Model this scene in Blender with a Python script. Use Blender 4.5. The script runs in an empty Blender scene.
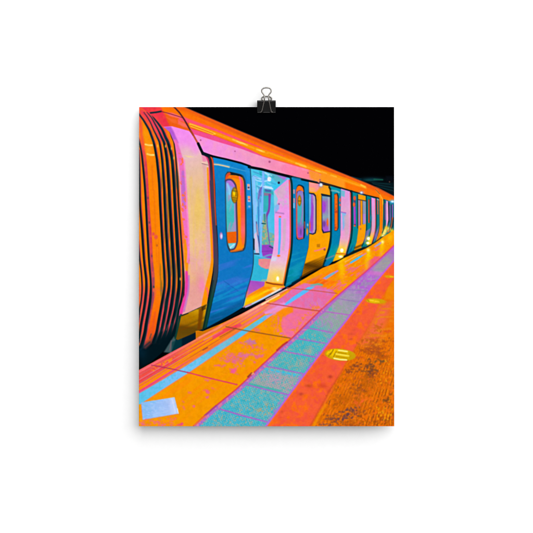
import bpy, bmesh, math
import numpy as np

# ------------------------------------------------------------------ camera, world, lamp, exposure
scene = bpy.context.scene
K = 0.2032 / 254.85                       # metres per photo pixel: the poster is an 8 x 10 inch print
C0 = 266.5                                # photo centre (pixels)
GAIN = 1.215                               # light reaching the print (measured), keeps inks at real reflectances


def px(x, y, d=0.0):                      # photo pixel -> point on the wall-parallel plane, d = depth away from the camera
    return ((x - C0) * K, d, (C0 - y) * K)


cam_d = bpy.data.cameras.new('camera')
cam = bpy.data.objects.new('camera', cam_d)
scene.collection.objects.link(cam)
cam.location = (0, -2.0, 0)
cam.rotation_euler = (math.radians(90), 0, 0)
cam_d.sensor_width = 36.0
cam_d.lens = 36.0 * 2.0 / (533 * K)
cam_d.clip_start = 0.05
cam_d.clip_end = 100
scene.camera = cam

w = bpy.data.worlds.new('World')
scene.world = w
w.use_nodes = True
bg = w.node_tree.nodes['Background']
bg.inputs['Color'].default_value = (1, 1, 1, 1)
bg.inputs['Strength'].default_value = 0.376

ld = bpy.data.lights.new('softbox', 'AREA')
ld.shape = 'DISK'
ld.size = 16.2
ld.energy = 1830
lamp = bpy.data.objects.new('softbox', ld)
scene.collection.objects.link(lamp)
ldir = np.array((0.5, -1.0, 0.74))
ldir = ldir / np.linalg.norm(ldir) * 10.0
lamp.location = tuple(ldir)
from mathutils import Vector
lamp.rotation_euler = Vector(-ldir).to_track_quat('-Z', 'Y').to_euler()

scene.view_settings.view_transform = 'Standard'
scene.view_settings.look = 'None'
scene.view_settings.exposure = 0
scene.view_settings.gamma = 1
try:
    scene.cycles.use_denoising = True
    scene.cycles.max_bounces = 6
    scene.cycles.filter_width = 1.0
except Exception:
    pass


# ------------------------------------------------------------------ materials
def nodes_of(m):
    m.use_nodes = True
    return m.node_tree.nodes, m.node_tree.links


def mat_wall():
    m = bpy.data.materials.new('white_painted_wall')
    n, l = nodes_of(m)
    b = n['Principled BSDF']
    b.inputs['Roughness'].default_value = 0.9
    b.inputs['Specular IOR Level'].default_value = 0.1
    t = n.new('ShaderNodeTexNoise'); t.inputs['Scale'].default_value = 260; t.inputs['Detail'].default_value = 4
    r = n.new('ShaderNodeValToRGB')
    r.color_ramp.elements[0].color = (0.875, 0.875, 0.875, 1)
    r.color_ramp.elements[1].color = (0.905, 0.905, 0.905, 1)
    tc = n.new('ShaderNodeTexCoord')
    l.new(tc.outputs['Object'], t.inputs['Vector'])
    l.new(t.outputs['Fac'], r.inputs['Fac'])
    l.new(r.outputs['Color'], b.inputs['Base Color'])
    bp = n.new('ShaderNodeBump'); bp.inputs['Strength'].default_value = 0.03; bp.inputs['Distance'].default_value = 0.0003
    l.new(t.outputs['Fac'], bp.inputs['Height']); l.new(bp.outputs['Normal'], b.inputs['Normal'])
    return m


def mat_paper():
    m = bpy.data.materials.new('poster_paper')
    n, l = nodes_of(m)
    b = n['Principled BSDF']
    b.inputs['Roughness'].default_value = 0.7
    b.inputs['Specular IOR Level'].default_value = 0.1
    t = n.new('ShaderNodeTexNoise'); t.inputs['Scale'].default_value = 900
    r = n.new('ShaderNodeValToRGB')
    r.color_ramp.elements[0].color = (0.80, 0.80, 0.79, 1)
    r.color_ramp.elements[1].color = (0.86, 0.86, 0.85, 1)
    tc = n.new('ShaderNodeTexCoord')
    l.new(tc.outputs['Object'], t.inputs['Vector'])
    l.new(t.outputs['Fac'], r.inputs['Fac']); l.new(r.outputs['Color'], b.inputs['Base Color'])
    return m


def mat_ink():
    m = bpy.data.materials.new('printed_ink')
    n, l = nodes_of(m)
    b = n['Principled BSDF']
    b.inputs['Roughness'].default_value = 0.6
    b.inputs['Specular IOR Level'].default_value = 0.0
    a = n.new('ShaderNodeAttribute'); a.attribute_name = 'ink'
    tc = n.new('ShaderNodeTexCoord')
    t = n.new('ShaderNodeTexNoise'); t.inputs['Scale'].default_value = 1100; t.inputs['Detail'].default_value = 2
    l.new(tc.outputs['Object'], t.inputs['Vector'])
    mr = n.new('ShaderNodeMapRange')
    mr.inputs['From Min'].default_value = 0.3; mr.inputs['From Max'].default_value = 0.7
    mr.inputs['To Min'].default_value = 0.985; mr.inputs['To Max'].default_value = 1.015
    l.new(t.outputs['Fac'], mr.inputs['Value'])
    mx = n.new('ShaderNodeMix'); mx.data_type = 'RGBA'; mx.blend_type = 'MULTIPLY'; mx.inputs[0].default_value = 1
    l.new(a.outputs['Color'], mx.inputs[6]); l.new(mr.outputs['Result'], mx.inputs[7])
    l.new(mx.outputs[2], b.inputs['Base Color'])
    return m


def mat_metal(name, col, rough, metallic=1.0, noise=0.06):
    m = bpy.data.materials.new(name)
    n, l = nodes_of(m)
    b = n['Principled BSDF']
    b.inputs['Metallic'].default_value = metallic
    t = n.new('ShaderNodeTexNoise'); t.inputs['Scale'].default_value = 700; t.inputs['Detail'].default_value = 3
    tc = n.new('ShaderNodeTexCoord')
    l.new(tc.outputs['Object'], t.inputs['Vector'])
    r = n.new('ShaderNodeValToRGB')
    r.color_ramp.elements[0].color = (*[max(0, c * 0.7) for c in col], 1)
    r.color_ramp.elements[1].color = (*[c * 1.3 for c in col], 1)
    l.new(t.outputs['Fac'], r.inputs['Fac']); l.new(r.outputs['Color'], b.inputs['Base Color'])
    mr = n.new('ShaderNodeMapRange')
    mr.inputs['To Min'].default_value = rough - noise; mr.inputs['To Max'].default_value = rough + noise
    l.new(t.outputs['Fac'], mr.inputs['Value']); l.new(mr.outputs['Result'], b.inputs['Roughness'])
    return m


# ------------------------------------------------------------------ the print: ink laid down shape by shape on a fine grid
PX0, PX1, PY0, PY1 = 139.15, 394.0, 107.1, 425.9
NX, NY = 663, 829
gx = PX0 + (PX1 - PX0) * np.arange(NX + 1) / NX
gy = PY0 + (PY1 - PY0) * np.arange(NY + 1) / NY
X, Y = np.meshgrid(gx, gy)
IMG = np.zeros((NY + 1, NX + 1, 3))
REG = np.zeros((NY + 1, NX + 1), dtype=np.int32)
REGIONS = []                               # (name, parent index or None, label)


def region(name, parent=None, label=None):
    REGIONS.append((name, parent, label))
    return len(REGIONS) - 1


def smooth(p, n=8):
    p = np.asarray(p, float)
    if len(p) < 3:
        return p
    q = np.vstack([2 * p[0] - p[1], p, 2 * p[-1] - p[-2]])
    out = []
    t = np.linspace(0, 1, n, endpoint=False)[:, None]
    for i in range(1, len(q) - 2):
        a, b, c, d = q[i - 1], q[i], q[i + 1], q[i + 2]
        out.append(0.5 * (2 * b + (c - a) * t + (2 * a - 5 * b + 4 * c - d) * t ** 2 + (3 * b - a - 3 * c + d) * t ** 3))
    out.append(p[-1][None])
    return np.vstack(out)


def box(x0, x1, y0, y1, m=3):
    i0 = max(0, int((x0 - m - PX0) / (PX1 - PX0) * NX)); i1 = min(NX + 1, int((x1 + m - PX0) / (PX1 - PX0) * NX) + 2)
    j0 = max(0, int((y0 - m - PY0) / (PY1 - PY0) * NY)); j1 = min(NY + 1, int((y1 + m - PY0) / (PY1 - PY0) * NY) + 2)
    return (slice(j0, max(j0, j1)), slice(i0, max(i0, i1)))


def P(pts, soft=0.75, curve=False):
    """coverage of a polygon: (window, alpha)"""
    p = np.asarray(pts, float)
    if curve:
        p = smooth(np.vstack([p, p[:1]]), 6)[:-1]
    s = box(p[:, 0].min(), p[:, 0].max(), p[:, 1].min(), p[:, 1].max(), 2 + soft)
    x, y = X[s], Y[s]
    ins = np.zeros(x.shape, bool)
    d2 = np.full(x.shape, 1e9)
    for a, b in zip(p, np.roll(p, -1, 0)):
        e = b - a
        L = (e * e).sum()
        if L < 1e-12:
            continue
        t = np.clip(((x - a[0]) * e[0] + (y - a[1]) * e[1]) / L, 0, 1)
        d2 = np.minimum(d2, (x - a[0] - t * e[0]) ** 2 + (y - a[1] - t * e[1]) ** 2)
        if a[1] != b[1]:
            c = ((a[1] > y) != (b[1] > y)) & (x < (b[0] - a[0]) * (y - a[1]) / (b[1] - a[1]) + a[0])
            ins ^= c
    sd = np.where(ins, 1, -1) * np.sqrt(d2)
    return s, np.clip(0.5 + sd / soft, 0, 1)


def R(pts, soft=0.7, curve=True, wd=None):
    """coverage of a ribbon; points (x, y, width) or (x, y) with wd"""
    p = np.asarray([(q[0], q[1], q[2] if len(q) > 2 else wd) for q in pts], float)
    if curve:
        p = smooth(p, 6)
    mw = p[:, 2].max()
    s = box(p[:, 0].min() - mw, p[:, 0].max() + mw, p[:, 1].min() - mw, p[:, 1].max() + mw, 2 + soft)
    x, y = X[s], Y[s]
    cov = np.zeros(x.shape)
    for a, b in zip(p[:-1], p[1:]):
        e = b[:2] - a[:2]
        L = (e * e).sum()
        if L < 1e-12:
            continue
        t = np.clip(((x - a[0]) * e[0] + (y - a[1]) * e[1]) / L, 0, 1)
        d = np.hypot(x - a[0] - t * e[0], y - a[1] - t * e[1])
        hw = (a[2] + (b[2] - a[2]) * t) / 2
        cov = np.maximum(cov, np.clip(0.5 + (hw - d) / soft, 0, 1) * np.clip(hw / 0.25, 0, 1))
    return s, cov


def E(cx, cy, rx, ry, soft=0.8, ang=0):
    r = max(rx, ry)
    s = box(cx - r, cx + r, cy - r, cy + r, 2 + soft)
    x, y = X[s] - cx, Y[s] - cy
    ca, sa = math.cos(ang), math.sin(ang)
    x, y = x * ca + y * sa, -x * sa + y * ca
    q = np.sqrt((x / rx) ** 2 + (y / ry) ** 2)
    return s, np.clip(0.5 + (1 - q) * min(rx, ry) / soft, 0, 1)


def G(cx, cy, rx, ry=None):
    """soft round spot"""
    ry = ry or rx
    s = box(cx - 2.5 * rx, cx + 2.5 * rx, cy - 2.5 * ry, cy + 2.5 * ry, 1)
    return s, np.exp(-((X[s] - cx) / rx) ** 2 - ((Y[s] - cy) / ry) ** 2)


def within(m, clip):
    """restrict a mask to another mask"""
    full = np.zeros(X.shape)
    full[clip[0]] = clip[1]
    return m[0], m[1] * full[m[0]]


def paint(m, col, a=1.0, reg=None):
    s, c = m
    if c.size == 0:
        return m
    al = np.clip(c * a, 0, 1)[..., None]
    if callable(col):
        col = col(X[s], Y[s])
    IMG[s] = IMG[s] * (1 - al) + np.asarray(col, float) * al
    if reg is not None:
        q = REG[s]
        q[c > 0.5] = reg
        REG[s] = q
    return m


def ramp(p0, p1, stops):
    """linear gradient of print colour between two points; stops [(t, (r,g,b))]"""
    p0 = np.asarray(p0, float); p1 = np.asarray(p1, float)
    e = p1 - p0
    ts = [q[0] for q in stops]
    cs = np.asarray([q[1] for q in stops], float)

    def f(x, y):
        t = ((x - p0[0]) * e[0] + (y - p0[1]) * e[1]) / (e * e).sum()
        return np.stack([np.interp(t, ts, cs[:, k]) for k in range(3)], -1)
    return f


def vnoise(u, v, seed):
    iu = np.floor(u).astype(np.int64); iv = np.floor(v).astype(np.int64)
    fu = u - iu; fv = v - iv
    fu = fu * fu * (3 - 2 * fu); fv = fv * fv * (3 - 2 * fv)

    def h(a, b):
        k = (a * 374761393 + b * 668265263 + seed * 974634777) & 0xffffffff
        k = ((k ^ (k >> 13)) * 1274126177) & 0xffffffff
        return ((k ^ (k >> 16)) & 0xffff) / 65535.0
    return (h(iu, iv) * (1 - fu) + h(iu + 1, iv) * fu) * (1 - fv) + (h(iu, iv + 1) * (1 - fu) + h(iu + 1, iv + 1) * fu) * fv


VP = (436.0, 205.0)


def iso(x, y, s, seed):
    return 0.65 * vnoise(x / s, y / s, seed) + 0.35 * vnoise(x * 2.1 / s, y * 2.1 / s, seed + 7)


def floor_n(x, y, sa, sb, seed):
    """noise stretched along lines that run to the vanishing point of the printed picture"""
    u = (x - VP[0]) / np.maximum(y - VP[1], 8.0)
    v = 1.0 / np.maximum(y - VP[1], 8.0)
    return 0.6 * vnoise(u * sa, v * sb, seed) + 0.4 * vnoise(u * sa * 2, v * sb * 2, seed + 3)


def speck(m, col, scale, lo, hi, seed, a=1.0, fn=None):
    """blotches of another ink inside a mask, where noise is over a threshold"""
    s, c = m
    n = fn(X[s], Y[s]) if fn else iso(X[s], Y[s], scale, seed)
    return paint((s, c * np.clip((n - lo) / (hi - lo), 0, 1)), col, a)


def L(pts, wd, col, a=1.0, soft=0.7, curve=False, reg=None):
    return paint(R(pts, soft, curve, wd), col, a, reg)


# regions of the picture become parts of the poster
SKY = region('printed_night_sky')
TRAIN = region('printed_train')
PLAT = region('printed_platform')
ROOF = region('roof', TRAIN, 'orange roof of the printed train')
BELL = region('gangway_bellows', TRAIN, 'black and orange ribbed gangway bellows')
PANEL = region('end_panel', TRAIN, 'cream and pink end panel beside the bellows')
SKIRT = region('skirt', TRAIN, 'golden brown skirt below the end panel')
DOOR1 = region('door', TRAIN, 'large blue open door leaf nearest the bellows')
WIN1 = region('door_window', TRAIN, 'window with gold emblem in the large blue door')
OPEN1 = region('doorway', TRAIN, 'largest open doorway with light blue interior')
DOOR2 = region('door', TRAIN, 'second blue door leaf right of the largest doorway')
WIN2 = region('door_window', TRAIN, 'narrow window with gold emblem in the second door')
SIDE = region('side_panel', TRAIN, 'orange side panel between two doorways')
WINA = region('window', TRAIN, 'purple side window left of the orange pillar')
WINB = region('window', TRAIN, 'purple side window right of the orange pillar')
DOOR3 = region('door', TRAIN, 'third blue door leaf with a narrow orange window')
OPEN2 = region('doorway', TRAIN, 'second open doorway lit pink')
FAR = region('far_carriage', TRAIN, 'far end of the train with small doors')
TACT = region('tactile_strip', PLAT, 'turquoise and purple tactile paving strip')
BLUE = region('painted_line', PLAT, 'light blue line along the platform edge')
PATCH = region('painted_patch', PLAT, 'pale blue rectangle in the bottom left corner')
REDB = region('red_band', PLAT, 'red orange band beside the tactile strip')
RIDGE = region('ridged_paving', PLAT, 'orange ridged paving in the bottom right corner')
DISC = [region('floor_disc', PLAT, 'largest gold floor disc'), region('floor_disc', PLAT, 'middle gold floor disc'),
        region('floor_disc', PLAT, 'smallest gold floor disc')]


def draw_print():
    full = P([(130, 100), (400, 100), (400, 432), (130, 432)])
    # ---------------- night sky
    paint(full, (2, 2, 4), 1, SKY)
    paint(G(372, 179.5, 11, 2.2), (12, 52, 66), 0.9)
    paint(G(369, 180.2, 6, 1.2), (15, 80, 80), 0.6)
    L([(374, 179.3), (382.5, 179.8)], 1.4, (22, 92, 74), 0.8)
    L([(352, 177), (361, 179.2)], 1.2, (10, 60, 72), 0.6)
    paint(P([(368, 182), (394, 182.5), (394, 196), (380, 188)], 2), (8, 28, 34), 0.8)
    for k, (x0, y0, x1, y1) in enumerate([(373, 184, 394, 188), (376, 186.5, 394, 191), (372, 182.6, 390, 184.2)]):
        L([(x0, y0), (x1, y1)], 0.8, (20, 66, 74), 0.55)
    paint(E(389.5, 181.8, .6, .6), (190, 120, 90), 0.8)
    paint(P([(386, 176), (393, 176), (393, 182), (386, 182)], 2), (10, 16, 26), 0.6)

    # ---------------- roof and upper body of the train
    roof = paint(P([(130, 100), (168, 100), (184.5, 107.0), (189, 109), (241, 131.4), (293, 153.1), (345, 174.4), (366, 182.8),
                    (379, 188.2), (394.5, 196.4), (394.5, 204), (376, 197.8), (345, 189.5), (317, 182), (293, 176), (250, 166),
                    (203, 152), (195, 140), (139, 140)]), (240, 96, 20), 1, ROOF)
    L([(184, 107), (189, 109), (241, 131.3), (293, 153), (345, 174.3), (366, 182.7), (394, 196)], 1.0, (110, 60, 60), 0.5)
    # bright orange band under the upper edge
    paint(within(P([(139, 107), (170, 107), (189, 112.2), (241, 136.5), (293, 157.5), (345, 178), (394, 199), (394, 208), (345, 189), (293, 168), (241, 146), (189, 121)], 2.5), roof), (255, 117, 6))
    speck(roof, (228, 78, 40), 7, 0.62, 0.8, 11, 0.35, lambda x, y: floor_n(x, 410 - y + 0, 90, 500, 4))
    # pink band
    paint(within(P([(181, 115.5), (189, 119), (215, 128.5), (241, 139), (262, 147.6), (262, 149), (241, 141.6), (215, 132.5), (189, 123.4), (178, 120)], 1.2), roof), (253, 82, 112))
    paint(within(P([(241, 139.2), (268, 150.2), (285, 156), (285, 157), (262, 150.5), (241, 142.2)], 1), roof), (255, 78, 80), .8)
    # lower hot pink band
    paint(within(P([(189, 128), (215, 136), (241, 146), (265, 154), (293, 162.5), (322, 173), (322, 177), (293, 166.5), (262, 158), (241, 150), (194, 135.5)], 1.0), roof), (242, 78, 142))
    paint(within(P([(262, 155), (293, 163), (330, 175), (330, 178), (293, 166), (262, 158)], 1.2), roof), (255, 92, 70))
    # yellow highlight band
    paint(within(P([(189, 122.6), (216, 131.4), (241, 141.4), (268, 150.8), (293, 160), (345, 177.5), (366, 186), (366, 189), (345, 182.5), (293, 164), (262, 155.5), (241, 145.4), (215, 135.4), (189, 126.5)], 1.0), roof), (250, 140, 8))
    for a in ([(190, 124), (201, 128), (212, 132.4), (215, 133.8)], [(233, 139.5), (241, 143)], [(241, 142.8), (247, 145.2)], [(257, 149.5), (264, 151.8)],
              [(296, 163.2), (305, 166.2)], [(300, 165), (306, 167)], [(316, 170.5), (320, 171.6)], [(322, 172), (326, 173.5)], [(331, 175.4), (336, 177)], [(361, 185), (365, 187)]):
        L(a, 1.5, (255, 205, 70), 0.9, 1.2)
    for a in ([(242, 143), (245, 144.2)], [(259, 150.2), (262, 151.2)], [(237, 141.3), (241, 143)]):
        L(a, 1.0, (255, 232, 150), 0.8, 1.0)
    for a in ([(216, 133.6), (232, 139.6), (248, 146), (268, 153.6)], [(268, 152.4), (293, 162), (318, 171)], [(318, 171.6), (345, 180.6), (366, 188)]):
        L(a, 1.0, (255, 186, 50), .55, 1.4)
    L([(200, 116.8), (241, 134.4), (293, 156), (345, 177)], 1.2, (214, 84, 30), .5, 2)
    L([(191, 126.5), (202, 130.5), (213, 134.6)], 1.2, (255, 190, 60), 0.8)
    L([(191, 125.3), (202, 129.2), (213, 133.4)], 0.8, (235, 110, 20), 0.8)
    # light pink cant panel
    cant = paint(P([(193.8, 134.2), (215, 141), (241, 148.8), (263, 156.8), (293, 165.2), (308, 169.5), (323, 175), (334, 182), (334, 186), (317, 182), (293, 176), (250, 166), (203, 152.4), (198, 144)]),
                 ramp((195, 135), (320, 178), [(0, (245, 142, 238)), (.3, (243, 150, 215)), (.55, (240, 150, 190)), (.78, (255, 128, 172)), (1, (255, 140, 140))]), 1, TRAIN)
    speck(cant, (250, 160, 190), 6, .5, .75, 21, .5)
    speck(within(P([(305, 168), (334, 178), (334, 186), (312, 181)], 3), cant), (252, 150, 40), 4, .35, .55, 22, .9)
    paint(within(P([(322, 172), (345, 181), (345, 189), (320, 182)], 2.5), roof), (255, 150, 30))
    for (x, y, r) in ((200.6, 140.2, .8), (269.6, 161.8, 1.1), (308, 173, .8), (235, 151.3, .6), (320, 180, .8)):
        paint(E(x, y, r, r), (150, 60, 110), .7)
    # red corner at the top left
    paint(P([(139, 104), (158, 104), (161.5, 109), (164.5, 114), (167, 120), (170, 126.8), (164, 128), (150, 116), (139, 112)], 2.0), (236, 50, 72), 1, ROOF)
    speck(P([(139, 104), (160, 104), (165, 115), (170, 127), (150, 116), (139, 112)], 2), (250, 70, 60), 5, .5, .7, 5, .6)
    # orange with pink patches between the red corner and the dark curve
    paint(P([(165, 112.5), (172, 112.7), (183, 117), (180, 118.5), (170, 116)], 1.4), (252, 104, 116))
    paint(P([(178, 120), (188, 125), (189, 128), (184, 127), (178, 124)], 1.6), (255, 110, 110), .8)
    paint(P([(166, 117), (176, 120), (178, 124), (172, 122.5)], 1.6), (250, 110, 50), .7)
    # dark joint lines
    L([(150.6, 112.9), (156, 112.3), (161, 111.4)], 1.7, (22, 44, 56))
    L([(161, 111.4), (168, 113.2), (176, 115.6), (183, 117.8)], .8, (120, 36, 52), .9)
    # ---------------- end panel (cream/pink)
    pan_pts = [(163.2, 126.8), (172, 126.3), (189, 131), (194.5, 137), (199, 145), (202.5, 153), (207, 158), (209.3, 166), (210.5, 186), (211.5, 209), (213, 235), (213.8, 250), (213.6, 262), (212.6, 272),
               (210.5, 284), (208.4, 295), (207, 304), (189, 312.5), (178.4, 316), (180, 308), (184.5, 295), (185, 282), (184, 262), (182, 235), (180.5, 206), (179, 183), (177, 159), (174.5, 144), (169, 133)]
    pan = paint(P(pan_pts), ramp((176, 130), (205, 310), [(0, (244, 142, 240)), (.09, (240, 160, 220)), (.16, (234, 188, 190)), (.24, (232, 190, 168)), (.40, (236, 192, 148)), (.52, (238, 194, 146)), (.66, (237, 184, 160)), (.85, (234, 164, 154)), (1, (236, 168, 160))]), 1, PANEL)
    # yellow glow marks printed in the middle, lavender/tan right side
    paint(within(G(199, 209, 7, 26), pan), (238, 196, 92), .62)
    paint(within(G(192, 240, 9, 12), pan), (240, 200, 130), .6)
    speck(within(P([(186, 175), (208, 175), (210, 285), (188, 285)], 3), pan), (240, 200, 96), 5, .52, .75, 31, .35, lambda x, y: vnoise(x / 1.6, y / 14, 31))
    paint(within(R([(204, 158, 3), (205.5, 185, 3.4), (207, 209, 4), (208.4, 240, 4), (209.5, 260, 3)], 2), pan), (228, 168, 172), .75)
    paint(within(P([(189, 273), (203, 276), (202, 300), (188, 312)], 6), pan), (232, 160, 152), .7)
    paint(within(G(202, 285, 3.5, 7), pan), (252, 124, 190), .7)
    paint(within(G(191, 278, 5, 6), pan), (238, 196, 110), .5)
    speck(within(P([(186, 230), (208, 230), (208, 280), (186, 280)], 3), pan), (240, 170, 190), 4, .55, .75, 33, .45)
    # upper pink
    paint(within(P([(172, 126), (189, 131), (200, 147), (196, 153), (184, 146), (176, 140)], 7), pan), (246, 142, 240), .8)
    paint(within(G(187, 152, 6, 7), pan), (232, 190, 190), .6)
    # purple and magenta edge beside the bellows
    paint(within(P([(163.5, 127), (171, 126.6), (174, 132), (178.5, 143), (174, 144), (168, 134)], 1.6), pan), (184, 92, 212))
    paint(within(R([(175, 142, 5), (179.5, 157, 5.5), (181.5, 165, 5.5), (183.5, 190, 6), (184.4, 207, 6), (186, 235, 6), (187.3, 262, 5)], 1.6), pan), (240, 112, 190))
    paint(within(R([(183, 172, 3), (183.6, 185, 4.4), (184, 198, 4), (184, 206, 2)], 1.6), pan), (190, 110, 204), .9)
    speck(within(R([(179, 155, 4), (182, 166, 5), (184, 208, 6), (186, 235, 6), (187, 262, 5)], 1.6), pan), (255, 112, 60), 3, .56, .68, 41, .9)
    paint(within(R([(185, 240, 2), (185.7, 252, 3.6), (186.6, 266, 3.4), (187, 274, 1)], 1), pan), (246, 148, 10), .95)
    paint(within(R([(180.5, 213, 2), (182.2, 225, 2.6), (184, 243, 2)], 1), pan), (250, 120, 40), .8)
    paint(within(R([(187.5, 262, 1.6), (188.8, 240, 1.6), (187.2, 209, 1.6), (185.6, 180, 1.6), (184.2, 160, 1.6)], 1.4), pan), (250, 140, 216), .8)
    paint(within(R([(186.5, 272, 2.5), (187, 284, 3.8), (185.5, 294, 4), (182.5, 306, 4), (180, 317, 3)], 1.2), pan), (236, 62, 162))
    paint(within(R([(189, 276, 1.8), (188.6, 288, 2), (186.8, 299, 2), (184, 311, 2)], 1.2), pan), (196, 116, 200), .85)
    # orange strip on its right edge
    paint(within(R([(207.6, 168, 1.4), (208.6, 186, 2), (210.4, 209, 2.6), (211.6, 235, 2.8), (212.6, 258, 3), (211.5, 270, 4), (208.5, 284, 5), (205.8, 296, 5), (203.8, 307, 5)], 1), pan), (252, 148, 6))
    paint(within(R([(209.4, 168, 1), (209.9, 190, 1.2), (211.4, 209, 1.2), (212.9, 235, 1), (213.7, 258, 1)], .9), pan), (250, 60, 110))
    paint(within(R([(206.5, 288, 2), (208, 292, 2), (208.2, 297, 1.6)], 1.2), pan), (255, 100, 110), .8)
    L([(202, 163.5), (206, 164.6), (209, 165.3)], .8, (120, 90, 90), .6)
    L([(202, 162.2), (206, 163.2)], .8, (255, 220, 190), .8)
    paint(within(P([(183.6, 155.4), (190, 155.8), (194, 157.2), (188, 157.4)], 1.2), pan), (244, 214, 150), .8)
    paint(within(P([(201, 153), (206, 156), (207.6, 161), (203, 161.4)], 1.6), pan), (244, 120, 180), .7)
    # dark curve between roof end and body
    L([(173.6, 106.5), (177, 110), (180, 113.4), (184.5, 120), (189, 128), (193.2, 135.2)], 1.5, (84, 36, 40), .95, curve=True)
    L([(190.8, 130.5), (195, 138.2), (198.6, 144.6)], 1.7, (186, 72, 38), .9)
    L([(198.2, 143.6), (200.4, 148.5), (203, 153.8)], 2.6, (8, 20, 28), 1)
    # ---------------- bellows
    def zx(rows, y0s=None):
        return [(137 + a / 10.25, y, b * float(np.interp(y, [120, 145, 275, 300], [.92, .8, .8, .9])) / 10.25) for (y, a, b) in rows]
    bell_pts = [(139, 107), (143, 109), (150, 114), (156, 119), (163.5, 127), (169.6, 132), (174.8, 144), (177, 159), (179.4, 183), (180.6, 206), (182.6, 235), (183.7, 258), (184.4, 280), (182.8, 300),
                (179.6, 310), (178.6, 320), (176, 333), (170, 345), (165, 350), (150, 363), (139, 369.5)]
    bel = paint(P(bell_pts), (253, 132, 6), 1, BELL)
    # lower part turns red
    paint(within(P([(139, 286), (150, 292), (185, 292), (185, 346), (139, 360)], 12), bel), (232, 78, 74))
    # red tops of the folds
    paint(within(P([(139, 107), (150, 112), (163, 126), (168, 140), (160, 142), (152, 128), (139, 114)], 6), bel), (238, 62, 84))
    # left orange band detail: red edge, pale highlights
    L([(139.3, 116), (141, 128), (142.5, 140), (144.5, 157)], 3.2, (243, 78, 66), .75, 2)
    paint(within(P([(144, 126), (149, 134), (151, 146), (146, 146), (142, 134)], 3), bel), (246, 160, 10), .6)
    for (a, b, wd) in (((145.4, 144.4), (152, 145.2), 1.6), ((147.4, 154), (153.6, 155), 1.8)):
        L([a, ((a[0] + b[0]) / 2, (a[1] + b[1]) / 2 + .5), b], wd, (255, 226, 130), .95, 1.0)
    paint(within(G(148.5, 150, 3.5, 6), bel), (250, 175, 40), .6)
    # crimson strip left of the main orange band
    cr = R(zx([(146, 52, 14), (159, 84, 28), (183, 104, 30), (206, 119, 26), (235, 140, 30), (258, 150, 32), (280.5, 168, 36), (300, 160, 22), (310, 150, 22), (323, 122, 16)]), 1.2)
    paint(within(cr, bel), ramp((0, 146), (0, 325), [(0, (240, 80, 70)), (.1, (214, 60, 84)), (.55, (206, 62, 84)), (.72, (170, 74, 92)), (.85, (110, 70, 100)), (1, (110, 70, 100))]))
    speck(within(cr, bel), (240, 90, 60), 4, .5, .7, 51, .5)
    for (x, y, r, c) in ((147.6, 198, .9, (60, 60, 80)), (149.2, 222.5, .9, (80, 60, 70)), (156, 237, 1.7, (230, 70, 90)), (157, 245.5, .8, (170, 80, 40)), (153.6, 287, .9, (20, 60, 66)), (151.8, 256, .8, (110, 60, 80)),
                         (153.4, 234, 1.3, (225, 70, 80)), (154, 290, 1.5, (236, 100, 60))):
        paint(E(x, y, r, r * 1.3, 1.2), c, .85)
    # main band lower part deep orange
    ob = P([(157, 290), (163, 292), (161, 309), (158, 322), (155, 333), (151, 343), (145, 343), (148.5, 330), (150.5, 318), (153, 305)], 1.4)
    paint(within(ob, bel), ramp((0, 290), (0, 343), [(0, (252, 128, 8)), (.4, (252, 112, 10)), (.8, (240, 84, 20)), (1, (226, 80, 50))]))
    L([(155.5, 312), (153, 326), (149, 340)], 1.2, (230, 84, 40), .7, 1.2)
    L([(151.4, 334), (150, 338)], 1.2, (70, 70, 70), .7, 1)
    for xs in ([(154, 190), (155.5, 230), (157, 262)], [(152, 165), (153, 190)], [(158.5, 240), (159.5, 275)]):
        L(xs, .9, (232, 110, 20), .6, 1.2)
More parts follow.
